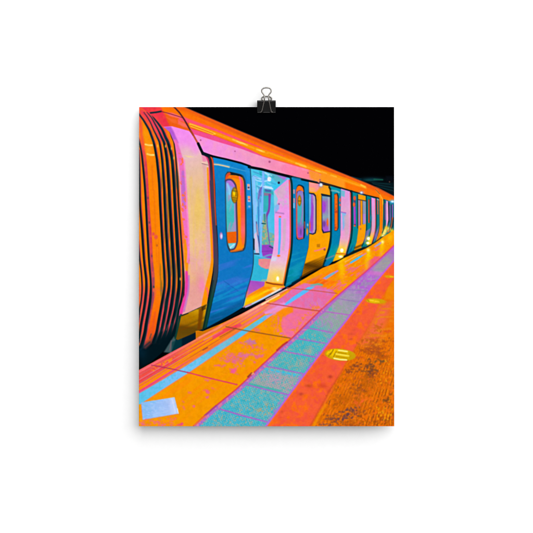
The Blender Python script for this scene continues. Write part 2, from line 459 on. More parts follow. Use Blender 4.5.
    # dark folds
    folds = {
        'a': [(137, 12, 6), (144, 29, 14), (152, 44, 18), (159, 54, 21), (183, 78, 24), (206, 93, 25), (235, 108, 25), (258, 122, 25), (270, 132, 24), (280.5, 141, 22), (290, 143, 26), (300, 137, 30), (310, 122, 34), (323, 98, 36), (332, 84, 38), (340, 64, 42), (350, 35, 44)],
        'b': [(150, 22, 4), (159, 24, 10), (183, 29, 15), (206, 33, 22), (235, 55, 28), (258, 71, 27), (270, 84, 28), (280, 95, 28), (290, 96, 30), (300, 86, 30), (310, 71, 29), (323, 46, 28), (332, 33, 26), (342, 15, 30)],
        'c': [(240, 14, 8), (258, 28, 14), (270, 42, 15), (280, 50, 15), (290, 53, 14), (300, 45, 14), (310, 28, 15), (322, 14, 16)],
        '1': [(113, 12, 12), (116, 34, 15), (120, 64, 17), (125.5, 98, 20), (130, 124, 22), (134.3, 141, 24), (144, 175, 26), (157, 200, 27), (162, 207, 29), (183, 228, 31), (206, 239, 30), (235, 256, 28), (258, 270, 28), (272, 281, 26), (282, 284, 26), (290, 279, 28), (300, 262, 30), (310, 244, 31), (323, 220, 32), (332, 203, 32), (342, 172, 40)],
        '2': [(112.5, 70, 4), (117, 104, 6), (123, 139, 8), (130, 170, 11), (137, 205, 16), (144, 234, 21), (159, 256, 24), (183, 276, 28), (206, 286, 30), (235, 302, 33), (258, 317, 35), (272, 328, 32), (282, 331, 32), (290, 326, 34), (300, 308, 36), (310, 294, 36), (323, 268, 34), (332, 250, 34), (342, 215, 40)],
        '3': [(112, 100, 4), (118, 150, 8), (124, 184, 12), (130, 217, 15), (137, 250, 22), (144, 280, 29), (159, 306, 35), (183, 325, 37), (206, 338, 36), (235, 355, 40), (258, 370, 40), (272, 378, 38), (282, 378, 37), (290, 374, 38), (300, 362, 38), (310, 345, 39), (323, 315, 32), (332, 295, 34), (342, 255, 44)],
        '4': [(113, 140, 8), (119, 180, 14), (124, 220, 20), (130, 260, 24), (137, 290, 30), (144, 322, 34), (159, 358, 35), (183, 378, 35), (206, 390, 37), (235, 408, 43), (258, 422, 43), (272, 430, 40), (282, 432, 39), (290, 428, 40), (300, 414, 42), (310, 396, 40), (323, 362, 34), (332, 338, 36), (342, 300, 46)],
        '5': [(124, 248, 4), (130, 326, 8), (137, 353, 9), (144, 380, 10), (159, 397, 12), (183, 415, 16), (206, 428, 16), (235, 449, 14), (258, 466, 18), (272, 474, 20), (282, 474, 21), (290, 470, 22), (300, 455, 24), (310, 432, 30), (323, 405, 34), (332, 380, 40), (342, 345, 46)],
    }
    for k, rows in folds.items():
        rr = zx(rows)
        # red flank on the right of each fold, blue-violet transition
        paint(within(R([(x + wd * .5 + .25, y, 1.5) for x, y, wd in rr], 1.1), bel), (228, 64, 72), .8)
        paint(within(R([(x + wd * .5 + .0, y, .9) for x, y, wd in rr], 1.0), bel), (62, 48, 84), .4)
        paint(within(R(rr, 1.0), bel), ramp((0, 107), (0, 345), [(0, (28, 42, 58)), (.15, (4, 44, 58)), (.5, (3, 36, 48)), (1, (3, 40, 46))]))
        paint(within(R([(x - wd * .12, y, wd * .45) for x, y, wd in rr if y > 138], 1.2), bel), (1, 12, 20), .8)
    speck(within(P([(160, 150), (185, 150), (185, 335), (160, 335)], 2), bel), (10, 70, 64), 3, .6, .8, 61, .35, lambda x, y: vnoise(x / 1.2, y / 18, 61))
    # warm glints on the folds
    for (x, y) in ((157.6, 146), (165.6, 146.2), (171.6, 148.5), (174, 158), (180.4, 279)):
        paint(E(x, y, .7, 1.4, 1), (255, 190, 70), .8)
    # black under the bellows
    paint(P([(139, 346), (146, 349), (152, 343), (160, 344), (168, 338), (174, 336), (176, 340), (190, 337), (197, 333), (197, 340), (148, 366), (139, 371)], 2.2), (1, 4, 8), 1, BELL)
    for rows in ([(140, 350), (145, 346), (150, 342)], [(154, 344), (159, 335), (161, 328)], [(160, 343), (165, 334), (167.5, 325)], [(166, 340), (170, 332), (172, 324)]):
        L(rows, 1.4, (20, 62, 70), .7, 1.4, True)
    paint(within(P([(158, 336), (166, 333), (176, 326), (182, 326), (180, 350), (150, 366), (139, 369), (139, 352), (146, 346)], 9), bel), (2, 22, 30), .95)
    for rows in ([(166.8, 318), (165, 325), (162.4, 331)], [(171.2, 316), (169.4, 323), (166.6, 330)]):
        L(rows, .8, (170, 60, 70), .5, 1.2, True)
    paint(within(G(141, 352, 6, 8), bel), (4, 40, 60), .6)
    # ---------------- skirt and underframe
    paint(P([(174, 338), (181, 316), (207, 304), (209, 313), (206, 330), (196, 333), (196, 341), (170, 355)], 1), (2, 26, 42), 1, SKIRT)
    paint(P([(171.5, 340), (174, 336.5), (176, 339), (171.5, 353), (164, 352)], 1.4), (70, 96, 100), .9)
    L([(171.5, 341), (170, 350)], 1.2, (120, 90, 100), .7, 1)
    paint(P([(172, 342), (176, 340), (182, 338), (182, 346), (172, 352)], 1.5), (4, 60, 66), .7)
    L([(181, 315), (178.6, 325), (175.6, 338)], 2.2, (14, 66, 52), .9, 1.2, True)
    sk = paint(P([(181.2, 316.2), (189, 313.2), (202, 306.6), (207.4, 303.6), (205.2, 316), (202.4, 329), (196, 332), (189, 335.2), (178, 339.8), (176.2, 339)]),
               ramp((188, 310), (184, 338), [(0, (206, 150, 10)), (.2, (178, 122, 0)), (.5, (160, 106, 4)), (.62, (112, 66, 4)), (.8, (104, 68, 6)), (1, (134, 84, 8))]))
    speck(sk, (96, 70, 10), 3, .5, .7, 71, .6, lambda x, y: vnoise((x + y * 2.2) / 14, (y + x * .45) / 1.6, 71))
    paint(within(P([(199, 309), (204, 306), (202.5, 318), (200, 329), (197.4, 330), (198.6, 316)], 1.6), sk), (116, 62, 4), .9)
    paint(within(P([(201.6, 307), (206, 304.6), (205.8, 309), (202, 311)], 1), sk), (58, 36, 10), .7)
    L([(189, 313), (197, 309.6)], .9, (232, 176, 30), .7)
    # ---------------- first door
    left = [(212.4, 155.6), (213.6, 162), (213.9, 168), (215.3, 186), (215.9, 209), (217.8, 238), (218.4, 255), (218.3, 271), (217.3, 280.5), (215.3, 290.3), (212.9, 300), (210, 313), (206.4, 329)]
    d1 = paint(P(left + [(243.2, 307), (246.9, 291.2), (250.3, 279.5), (253.4, 264), (253.2, 250), (252.9, 233), (252.3, 209), (251.3, 185), (250.2, 166.5), (241, 163.6), (226, 159.5)]),
               ramp((230, 158), (222, 325), [(0, (18, 134, 206)), (.2, (12, 122, 196)), (.55, (14, 118, 192)), (.78, (18, 116, 196)), (.92, (10, 108, 176)), (1, (4, 88, 134))]), 1, DOOR1)
    speck(within(P([(214, 262), (254, 258), (244, 310), (206, 330)], 4), d1), (58, 112, 212), 4, .52, .78, 81, .7, lambda x, y: vnoise((x - y * .2) / 22, (y + x * .32) / 2.6, 81))
    speck(within(P([(212, 285), (250, 280), (244, 310), (206, 330)], 4), d1), (20, 146, 206), 4, .55, .8, 82, .7, lambda x, y: vnoise((x) / 20, (y + x * .42) / 2.0, 82))
    L([(224, 281), (231, 286), (238, 291)], .7, (20, 90, 170), .7, 1.2)
    L([(231, 285), (241, 281.5)], 2.4, (60, 120, 218), .6, 2)
    paint(within(P([(205, 331), (208, 318), (243, 300), (243, 308)], 3), d1), (4, 86, 140), .65)
    L([(213.6, 164.3), (218, 164.6), (224, 165.8), (229, 167)], 1.5, (236, 206, 160), .95, 1.0)
    L([(214, 162.8), (222, 164), (230, 165.8)], .9, (60, 160, 220), .7, 1)
    L([(230, 167.2), (240, 169.8), (250, 172)], .8, (130, 190, 210), .5, 1)
    paint(within(P([(244, 165), (251, 167), (251.5, 185), (252.4, 209), (246.8, 209), (247, 180)], 1.4), d1), (28, 142, 218), .8)
    # stickers beside the doorway
    for (x, y, c1, c2) in ((248.5, 187, (240, 150, 130), (60, 60, 100)), (249, 199, (240, 140, 90), (170, 80, 120))):
        paint(P([(x - 1.3, y - 3), (x + 1.3, y - 2.8), (x + 1.4, y + 3), (x - 1.2, y + 2.8)], .8), (230, 190, 190), .9)
        paint(E(x, y - 1.9, 1.0, .9, .8), c1)
        paint(E(x + .1, y + .6, .9, 1.0, .8), c2)
    paint(E(249.3, 206.6, 1.1, 1, .9), (140, 180, 220), .9)
    # frame left of the door
    fr = [(207.6, 156, 3), (209.6, 161, 3.6), (211, 168, 3.7), (211.8, 186, 3.8), (213.2, 209, 3.9), (215, 235, 4.2), (215.9, 258, 4.6), (215.8, 271, 4.7), (214.6, 280.5, 4.6), (212.7, 290, 4.4), (210.6, 300, 4.2), (207.6, 314, 4.0), (204.4, 329.5, 3.6)]
    paint(R(fr, .9), ramp((0, 156), (0, 330), [(0, (44, 34, 44)), (.15, (72, 58, 80)), (.6, (74, 62, 84)), (.72, (50, 66, 74)), (.82, (18, 72, 60)), (1, (16, 62, 46))]), 1, DOOR1)
    paint(R([(x - wd * .28, y, .8) for x, y, wd in fr[8:]], 1), (12, 24, 24), .8)
    paint(R([(210.2, 155.5, 1.4), (212.4, 160, 1.7), (213.4, 168, 1.5), (214.3, 186, 1.3), (215.2, 209, 1.1), (216.2, 225, .8)], .9), (226, 78, 36), .95)
    paint(R([(205.4, 155, 1.6), (208, 160, 1.4), (209.2, 166, 1), (209.8, 180, .8)], .9), (236, 60, 120), .9)
    # door 1 button
    paint(E(221.2, 235.8, 1.5, 3.3, 1), (210, 120, 190))
    paint(E(221.5, 236.2, .9, 2.1, .9), (200, 220, 245))
    # door 1 window
    wout = paint(P([(225, 183), (225.1, 176), (226.4, 173), (229, 171.6), (241, 174.4), (244.2, 177.5), (245.8, 184), (246.4, 209), (246.6, 235), (246, 245), (244.4, 250), (241, 251.6), (232, 252.6), (229, 250.8), (227, 245), (226.3, 235), (225.6, 209)], curve=True),
                 (52, 62, 74), 1, WIN1)
    paint(P([(225.6, 183), (225.8, 177), (227, 174.4), (229.2, 173.2), (240, 176), (243, 179.5), (244, 186), (244.6, 209), (244.8, 235), (244.3, 244), (242.6, 248.8), (233, 250.6), (230.4, 249), (228, 244), (227, 235), (226, 209)], curve=True), (250, 140, 6))
    paint(P([(227, 174.8), (230, 171.9), (241, 174.8), (242.8, 177.4), (236, 175.4)], .8), (20, 30, 36))
    paint(P([(225.4, 179), (226.4, 174.6), (229.5, 172.2), (231, 174), (228.5, 176), (227, 180)], 1), (226, 74, 40))
    L([(228, 178.3), (233, 176.6), (240, 178.2)], 2.4, (246, 104, 20), .8, 1.4)
    paint(P([(240.6, 178), (243, 181), (244.2, 190), (244.8, 209), (245, 235), (244.2, 244), (242.2, 246), (241, 235), (240.8, 209)], 1.2), ramp((0, 178), (0, 248), [(0, (250, 70, 120)), (.5, (250, 90, 60)), (.75, (252, 100, 110)), (1, (255, 110, 20))]))
    paint(R([(239.6, 177, 1.6), (240.8, 184, 1.2), (240.6, 195, .8)], 1), (250, 100, 170), .8)
    # glass
    gl = P([(225.4, 181.4), (226.5, 179.8), (230, 179.4), (233.4, 181.8), (235.2, 186), (235.8, 195), (236.2, 209), (236.8, 235), (236.4, 243.5), (234.4, 247.8), (231.2, 249.2), (229, 247), (227.2, 241), (226.4, 225), (225.8, 209)], curve=True)
    paint(gl, ramp((228, 180), (232, 250), [(0, (150, 110, 210)), (.1, (140, 150, 230)), (.2, (96, 190, 226)), (.45, (62, 186, 196)), (.75, (66, 188, 186)), (1, (90, 200, 205))]))
    paint(within(P([(227, 180.4), (233, 181), (235, 188), (231, 186), (228, 183.6)], 1.5), gl), (176, 112, 214))
    paint(within(R([(227.5, 184, 2), (229.2, 190, 2), (229.6, 198, 1.6)], 1.4), gl), (150, 210, 246), .8)
    speck(within(P([(228, 195), (236, 195), (236, 232), (228, 232)], 2), gl), (170, 150, 190), 3, .5, .7, 91, .8, lambda x, y: vnoise((x + y * .3) / 2.2, y / 9, 91))
    paint(within(R([(234.8, 200, 1.2), (235, 215, 1.6), (235.2, 232, 1.4)], 1), gl), (178, 132, 204), .9)
    paint(within(P([(226, 232.2), (237.4, 231.4), (237.4, 242.8), (227, 243.4)], .8), gl), (236, 96, 10))
    paint(within(P([(227, 244), (237, 243.2), (236, 250), (229, 250)], .8), gl), (112, 208, 226))
    paint(within(R([(230, 248, 1.4), (234, 244.4, 1.2)], .9), gl), (190, 225, 245), .9)
    L([(225.4, 181), (228, 179.6), (231.5, 180), (234.6, 183.4), (236.1, 189), (236.5, 209), (237.3, 235), (236.9, 243), (234.6, 248.4), (231.5, 249.8)], 1.7, (76, 56, 96), .95, .9, True)
    L([(225.5, 182), (225.8, 209), (226.4, 232), (227.3, 242), (229.5, 249), (232, 252), (241, 251.2)], 1.0, (40, 70, 90), .9, .9, True)
    L([(231, 251.3), (236, 250.8), (242, 249.4)], 1.6, (236, 110, 24), .9, 1)
    # gold emblem
    paint(E(234.6, 195.2, 3.4, 7.9, .9), (112, 70, 10))
    paint(E(234.6, 195.2, 2.7, 7.0, .9), (196, 146, 10))
    paint(E(234.2, 193.3, 1.3, 2.4, 1), (250, 206, 10))
    for yy in (190.8, 197.8, 199.8):
        L([(232.6, yy), (236.8, yy + .4)], .8, (112, 74, 14), .8, .8)
    L([(233.8, 188.8), (234.3, 192)], .8, (90, 130, 90), .8)
    L([(235.9, 191), (236, 196)], .7, (110, 76, 14), .8)

    # ---------------- first doorway
    op = paint(P([(250.2, 166.5), (252, 168), (293, 178), (291.8, 182), (291.6, 209), (291.6, 240), (291, 252), (289.4, 261), (286.6, 276), (284.5, 286.5), (266, 297), (243, 307), (246.9, 291.2), (250.3, 279.5), (253.6, 264), (253.2, 250), (252.9, 233), (252.4, 209), (251.3, 185)]),
               (84, 190, 236), 1, OPEN1)
    rng = np.random.RandomState(5)
    # ceiling and far interior
    paint(P([(251, 168.5), (272, 173.5), (275, 184), (262, 190), (252, 188)], 1.5), (72, 196, 230))
    for k in range(16):
        x0 = 252 + rng.rand() * 20; y0 = 172 + rng.rand() * 22
        L([(x0, y0), (x0 + 3 + rng.rand() * 4, y0 + 1.5 + rng.rand() * 2)], .8 + rng.rand(), [(150, 210, 255), (40, 160, 190), (190, 225, 255), (60, 180, 240), (110, 150, 230)][k % 5], .8, 1)
    L([(253.5, 177), (256, 180), (263, 181.5), (270, 180)], 1.6, (170, 220, 255), .9, 1, True)
    paint(P([(259, 171), (264, 172), (265, 176), (260, 175)], 1), (30, 176, 186), .9)
    paint(P([(265, 185.5), (272, 187), (273, 189), (265, 188)], 1), (190, 226, 255))
    paint(E(269.3, 179, 1.9, 2.4, 1.2), (252, 244, 246))
    paint(P([(271, 173.2), (287, 177.2), (284.5, 180.5), (276, 178.5)], 1.2), (176, 112, 214))
    paint(P([(268, 172), (275, 173.6), (284, 180), (280, 186), (274, 180)], 1.6), (86, 182, 196), .9)
    paint(P([(274, 182), (281, 184), (275, 190), (272, 188)], 1.4), (60, 200, 240))
    # left cluster: poles, standing figures of light
    for (x0, y0, x1, y1, wd, c) in ((253.2, 178, 254.6, 236, 2.6, (120, 190, 255)), (256, 182, 257, 226, 1.4, (84, 200, 230)), (258.4, 192, 258.8, 246, 1.6, (70, 150, 220)), (263.6, 171, 262.2, 214, 2.0, (116, 170, 252)),
                                    (262, 205, 260.8, 257, 2.2, (96, 184, 255)), (265, 200, 264.4, 212, 1.4, (60, 190, 190)), (255.8, 200, 256, 214, 1.6, (150, 190, 250))):
        L([(x0, y0), (x1, y1)], wd, c, .95, 1)
    paint(P([(259.6, 188), (262, 186.5), (261, 195), (258.6, 198)], 1), (120, 90, 190), .9)
    L([(262.2, 184), (260, 190), (258.6, 197), (258, 206)], 1.1, (200, 226, 255), .9, 1, True)
    for k in range(30):
        x0 = 252.6 + rng.rand() * 13; y0 = 178 + rng.rand() * 50
        L([(x0, y0), (x0 + rng.randn() * .8, y0 + 4 + rng.rand() * 12)], .5 + rng.rand() * .8, [(196, 226, 255), (96, 150, 240), (60, 170, 186), (130, 200, 250), (70, 120, 200), (150, 140, 220)][k % 6], .42, 1)
    for k in range(16):
        x0 = 252 + rng.rand() * 22; y0 = 171 + rng.rand() * 18
        L([(x0, y0), (x0 + 2 + rng.rand() * 4, y0 + 1 + rng.rand() * 1.4)], .5 + rng.rand() * .7, [(210, 234, 255), (40, 150, 180), (120, 170, 250), (60, 130, 190)][k % 4], .6, .9)
    L([(258.4, 199), (259.4, 192), (261.6, 187.4), (262.6, 189)], 1.2, (96, 84, 170), .85, .9, True)
    L([(263.2, 171), (262.9, 190), (262.2, 214), (261, 246)], 1.9, (126, 186, 255), .95, .8)
    L([(254.2, 178), (254.8, 200), (255.2, 232)], 2.2, (134, 198, 255), .9, .9)
    L([(258.2, 200), (258.6, 226), (259, 244)], 1.1, (60, 130, 200), .85, .8)
    L([(264, 186.8), (272.6, 188.8)], 1.3, (200, 232, 255), .9, .8)
    # purple inner frame and tan/teal seats
    paint(P([(263.5, 189), (271, 190), (274, 192), (274, 212), (263.4, 212)], 1), (52, 176, 186))
    paint(P([(264, 192.6), (271.6, 193.4), (271, 196), (264, 195.6)], .9), (140, 120, 150))
    paint(P([(264.8, 189), (271, 190), (271, 192.4), (265, 191.6)], 1), (70, 100, 170), .9)
    L([(269.6, 195), (269.2, 209), (266.4, 217), (267, 229), (269.8, 246)], 2.3, (126, 62, 168), .95, 1, True)
    paint(P([(271.5, 194), (274.5, 196), (274.6, 234), (271.4, 230), (269.8, 212)], 1), (72, 192, 232), .95)
    paint(P([(263, 214), (266, 214), (267.6, 232), (269.4, 245.5), (261.8, 245.5)], 1), (96, 178, 166))
    sp = P([(262.4, 218), (266, 220), (269, 244), (262, 245)], 1)
    speck(sp, (190, 170, 120), 1.5, .45, .65, 95, .9)
    sp = P([(269, 232), (274.6, 234), (274.4, 246), (270, 246)], 1)
    paint(sp, (104, 176, 170), .9)
    speck(sp, (180, 172, 120), 1.5, .45, .65, 96, .8)
    L([(262, 223.4), (265.4, 223.8)], 1.0, (20, 70, 80), .9)
    L([(264.6, 214), (265, 222)], .8, (30, 80, 110), .7)
    paint(P([(261.6, 245), (269.5, 244.6), (274.4, 247.5), (273, 259), (263, 257), (261.4, 251)], 1.1), (150, 62, 194))
    L([(269.6, 246.4), (274, 248.6)], 1.2, (30, 90, 100), .9, .9)
    L([(262, 251.4), (272, 251)], .9, (120, 50, 160), .7, 1)
    L([(263, 257), (269, 255), (273, 254.6)], 1.4, (96, 190, 210), .8, 1.2)
    # hand rails low at the left
    L([(256.4, 222), (257, 230), (259.2, 243), (260, 252)], 1.0, (90, 70, 140), .9, .9, True)
    paint(P([(254.4, 234), (256.4, 232), (258.4, 244), (259, 253), (255.6, 253), (254.4, 246)], 1), (222, 196, 224), .95)
    paint(P([(256.2, 224), (257.6, 224), (258.8, 236), (256.8, 234)], 1), (220, 170, 180), .6)
    paint(P([(253, 238), (254.6, 239), (254.6, 250), (253.2, 250)], .8), (30, 40, 60))
    L([(254.6, 253.8), (259, 254)], 1.3, (40, 50, 80), .95)
    paint(P([(254, 255), (266, 258), (258.6, 264.5), (257, 262)], 1), (80, 190, 212))
    L([(260.9, 245), (260.6, 257.5)], 1.8, (96, 184, 250), .95, 1)
    # floor
    fl = P([(254, 255), (262, 258), (273, 259), (275.4, 255), (271, 282), (250.6, 280), (253.6, 264)], .9)
    paint(fl, (48, 182, 216))
    paint(P([(258.6, 259), (265, 258.6), (272, 259), (270.4, 269), (266, 269), (261, 267), (258.4, 264.5)], 1), (232, 142, 142))
    speck(P([(258.6, 259), (272, 259), (270.4, 269), (261, 267)], 1), (240, 120, 150), 2, .5, .7, 97, .7)
    paint(P([(262, 279.4), (267, 279), (267, 282), (260, 281.6)], 1), (150, 180, 160), .8)
    paint(P([(250, 280.4), (267, 282), (266, 286), (248, 296), (246.4, 293.5)], 1), ramp((250, 281), (248, 295), [(0, (166, 80, 196)), (.6, (184, 88, 186)), (1, (220, 110, 150))]))
    paint(P([(246.4, 296.4), (254, 291.6), (265, 285.5), (282, 285.8), (285.8, 286.6), (264, 298), (244, 306.4)], 1), ramp((246, 300), (284, 286), [(0, (252, 190, 0)), (.3, (252, 176, 0)), (.6, (255, 140, 6)), (1, (250, 150, 40))]))
    L([(247, 301), (258, 295.6), (268, 290)], 2.0, (255, 206, 0), .85, 1.5)
    L([(248, 296.6), (258, 291), (265, 286.6)], 1.4, (252, 116, 30), .8, 1.5)
    paint(G(274.6, 288.6, 2.6, 1.8), (255, 252, 220))
    L([(264, 292), (274, 288.6), (281, 287)], 1.4, (255, 210, 40), .8, 1.4)
    L([(246, 307.2), (251, 304.8), (262, 299.2), (273, 293.2), (281, 289)], 2.2, (192, 210, 242), .98, .9)
    L([(272, 293.2), (280, 289)], 1.2, (255, 226, 190), .8, 1)
    L([(243.6, 307), (251, 304)], 1.4, (216, 120, 150), .8, 1)
    L([(281, 288.6), (286, 286.4)], 1.2, (240, 100, 130), .9, .9)
    paint(P([(265, 281), (285.4, 282.6), (284.8, 287), (264, 287)], .9), (250, 164, 24))
    paint(P([(246, 292), (248.6, 291), (247, 298), (245.4, 297)], .9), (226, 116, 120))
    # right hand inner panel
    ip = P([(288, 178.8), (289.6, 182), (289.8, 209), (289.9, 238), (289, 252), (287.6, 261), (283.6, 283), (266.4, 281.8), (270, 263), (272.4, 254), (274.4, 240), (274.4, 209), (277.4, 203), (278, 199), (274.6, 190.6)])
    paint(P([(273.6, 191), (276, 190), (279, 199), (278, 206), (274.4, 212)], 1.2), (150, 210, 232), .9)
    paint(ip, ramp((280, 180), (276, 282), [(0, (236, 150, 226)), (.4, (240, 154, 230)), (.7, (238, 168, 226)), (.8, (238, 188, 214)), (.9, (240, 205, 160)), (1, (242, 190, 110))]))
    paint(within(P([(280, 188), (286, 184), (284, 200), (279, 198), (276, 192)], 3), ip), (212, 176, 196), .8)
    speck(within(P([(276, 186), (290, 182), (290, 208), (278, 206)], 3), ip), (196, 190, 200), 2.4, .5, .7, 98, .6)
    paint(within(R([(284.6, 220, 3), (284, 240, 3), (283, 250, 2)], 1.6), ip), (206, 178, 192), .8)
    L([(275, 192), (279, 198.6), (277.6, 203)], 1.6, (236, 170, 210), .8, 1.4)
    paint(P([(274.6, 206), (279, 203), (279, 209), (275, 214)], 1.4), (96, 190, 240), .7)
    L([(276, 212.5), (283.5, 213.6)], 1.5, (178, 120, 190), .8, 1)
    paint(P([(278.6, 218), (281, 218), (281, 238), (279.8, 254), (277.8, 255), (278.6, 238)], .8), (86, 184, 250))
    paint(E(280, 216.8, 1.2, .8, .8), (240, 110, 60)); paint(E(278.6, 255.8, 1.6, 1.0, .8), (252, 130, 30))
    paint(P([(272.2, 256), (277, 257.5), (276, 261), (271, 261)], 1.4), (214, 214, 240), .9)
    paint(E(278.8, 182.8, 1.1, 1.2, .8), (40, 30, 60)); paint(E(279, 204, .8, .9, .9), (170, 90, 160))
    paint(within(G(276, 277, 6, 6), ip), (250, 214, 70), .75)
    paint(E(277.6, 279, 2.0, 2.9, 1.2), (255, 236, 90)); paint(E(277.7, 278.6, 1.3, 2.2, .9), (255, 255, 245))
    L([(289.6, 180.5), (290.3, 209), (290.4, 238), (289.4, 252), (287.6, 262), (283.4, 284)], 1.6, (252, 76, 70), .95, .9, True)
    L([(289.8, 250), (288, 262), (283.8, 284)], 1.9, (238, 122, 10), .95, .9, True)
    L([(266.4, 282.4), (273, 284), (282.6, 285)], 1.4, (150, 64, 20), .95, .9)
    # header line over the doors
    L([(202.6, 152.6), (212, 156.2), (226, 159.2), (241, 163.0), (250, 166.2)], 1.8, (3, 12, 20), 1, .9)
    L([(202.8, 153.6), (209, 156.4)], 2.6, (10, 26, 40), 1, 1)
    L([(249, 167), (262, 169.4), (276, 173.2), (290, 176.8)], 2.5, (3, 14, 22), 1, .9)
    L([(290, 176.4), (305, 179.6), (317, 182.2)], 1.3, (10, 40, 52), .9, .9)
    L([(250.2, 167), (250.8, 176), (251.6, 190), (252.4, 212), (253.2, 238), (253.5, 258), (252.5, 270), (250.2, 280), (246.6, 292), (243, 306)], .8, (20, 50, 70), .8, .8, True)

    # ---------------- second door leaf
    d2 = paint(P([(291.5, 178), (309, 182), (309.2, 235), (308.6, 247), (304.6, 264), (301.8, 275), (299, 280.5), (293, 283.6), (284.6, 288), (286.4, 280), (289.8, 264), (292, 250), (292.6, 235), (292.8, 209)]),
               ramp((298, 180), (294, 284), [(0, (10, 130, 190)), (.5, (4, 120, 186)), (.8, (6, 126, 180)), (1, (2, 96, 140))]), 1, DOOR2)
    paint(within(P([(288, 270), (302, 262), (298, 278), (287, 285)], 5), d2), (8, 164, 172), .6)
    speck(within(P([(288, 255), (308, 250), (298, 280), (286, 286)], 3), d2), (20, 150, 190), 3, .5, .7, 101, .6, lambda x, y: vnoise(x / 9, (y + .4 * x) / 2.2, 101))
    L([(290.6, 178), (291.8, 186), (292.0, 209), (292.0, 238), (290.8, 254), (288.2, 266), (284.6, 285)], 1.9, (4, 44, 46), .98, .9, True)
    L([(293, 178), (300, 179.4)], 2, (30, 150, 214), .7, 1.5)
    wn = paint(P([(296, 190), (297, 186.4), (299, 184.6), (303, 186), (304.4, 190), (305, 209), (304.8, 235), (302.6, 239), (297, 239.4), (296.2, 232)], curve=True), (14, 44, 60), 1, WIN2)
    paint(P([(296, 192), (297, 187.4), (299.4, 185.8), (302.4, 187.6), (303.4, 192), (300, 190.4), (297.4, 191.5)], .8, True), (252, 116, 20))
    g2 = P([(297, 194), (298, 191.4), (301, 190.8), (303.2, 193), (303.7, 209), (303.4, 235), (302, 237.4), (298, 237.4), (297, 230)], curve=True)
    paint(g2, ramp((300, 190), (300, 238), [(0, (150, 110, 200)), (.2, (120, 160, 200)), (.35, (62, 178, 192)), (.65, (70, 170, 184)), (.8, (150, 84, 190)), (1, (160, 80, 200))]))
    paint(within(R([(302.6, 196, 1.6), (302.4, 214, 1.4), (300.6, 224, 1.4)], 1), g2), (166, 110, 196), .8)
    paint(within(E(300.8, 232, .9, 3), g2), (90, 70, 140), .7)
    L([(296.4, 190), (296.6, 209), (296.8, 230), (298, 238.4), (302.6, 238)], 1.3, (236, 84, 80), .95, .9, True)
    paint(E(299.5, 200.6, 1.9, 5.2, .8), (110, 72, 20)); paint(E(299.5, 200.6, 1.4, 4.4, .8), (204, 146, 12))
    L([(298.4, 201), (300.8, 201)], .9, (110, 70, 20), .8)
    L([(308.9, 183), (309.2, 209), (309.2, 238), (308.4, 248), (304.8, 264), (301.8, 275), (299.4, 280)], 1.0, (8, 70, 110), .7, .8, True)
    for (x, y, h, c) in ((294.0, 191.6, 3, (236, 150, 160)), (294.1, 200.6, 3.4, (236, 140, 150)), (294.0, 205.6, 4, (150, 200, 240))):
        L([(x, y - h / 2), (x, y + h / 2)], 1.4, c, .9, .9)
    # little detail at the door edge
    paint(E(307.6, 225, .7, 1.4, .8), (150, 200, 220), .9); paint(E(307.2, 231.6, 1.0, 3.6, .9), (240, 150, 30), .95)
    L([(304.6, 222), (304.8, 228)], 1.2, (200, 80, 60), .7)
    # ---------------- orange side panel
    sd = paint(P([(309, 182), (331, 186.5), (330.5, 209), (330.3, 235), (328.4, 247), (325.2, 258), (323.2, 266), (318, 268), (301.8, 277), (304.6, 264), (308.6, 247), (309.2, 235)]), (250, 162, 4), 1, SIDE)
    paint(within(P([(308, 181), (320, 183.6), (319, 189), (316, 192), (309, 191.4)], 2), sd), (255, 150, 146))
    paint(within(P([(309, 187), (315, 188), (315, 192), (309, 191)], 1.4), sd), (252, 176, 100), .8)
    paint(within(P([(320, 187), (328, 186), (329.5, 190), (329.6, 193.6), (320, 194)], 1.5), sd), (252, 160, 30), .9)
    paint(within(P([(304, 264), (327, 254.4), (325, 266), (300, 278)], 1.4), sd), ramp((316, 258), (313, 272), [(0, (196, 124, 4)), (.3, (150, 92, 4)), (.6, (92, 54, 6)), (1, (160, 96, 6))]))
    for k in range(5):
        L([(304, 268.5 + k * 1.9), (326, 257.5 + k * 1.9)], .6, (80, 48, 6), .45, .8)
    L([(314.6, 251), (319, 250), (325, 247.8)], 1.3, (252, 122, 150), .9, 1)
    paint(P([(316.4, 244.4), (320.2, 243.8), (320, 247), (316.6, 247.4)], 1), (206, 128, 10), .8)
    L([(317.8, 244.4), (317.9, 247)], .5, (150, 90, 10), .7); L([(319.2, 244.2), (319.2, 247)], .5, (150, 90, 10), .7)
    paint(E(324.6, 249.6, 1.1, 1.2, 1), (130, 70, 70), .8)
    # windows of the side panel
    wa = P([(309, 192.6), (314, 193.2), (316, 195.4), (316.6, 200), (316.6, 230), (315.8, 233.4), (313, 234.8), (309.3, 234)])
    paint(wa, (36, 40, 66), 1, WINA)
    ga = P([(309, 193.8), (313.2, 194.6), (315, 196.6), (315.4, 201), (315.4, 229), (314.6, 232.4), (312.6, 233.6), (309.2, 232.8)])
    paint(ga, ramp((309, 215), (316, 215), [(0, (90, 190, 240)), (.25, (120, 160, 220)), (.4, (160, 80, 204)), (.65, (180, 150, 190)), (1, (196, 180, 190))]))
    paint(within(P([(311.6, 200), (313.6, 206), (313, 230), (310, 232), (309.6, 222), (311, 214)], 1), ga), (160, 74, 202))
    paint(within(E(309.6, 226, .9, 4), ga), (240, 100, 40), .9)
    wb = P([(321.4, 194), (330.6, 196), (330.4, 232), (323, 233.4), (321.6, 230)])
    paint(wb, (36, 40, 66), 1, WINB)
    gb = P([(322, 196), (330.4, 197), (330.2, 231), (324, 231.8), (322.4, 229)])
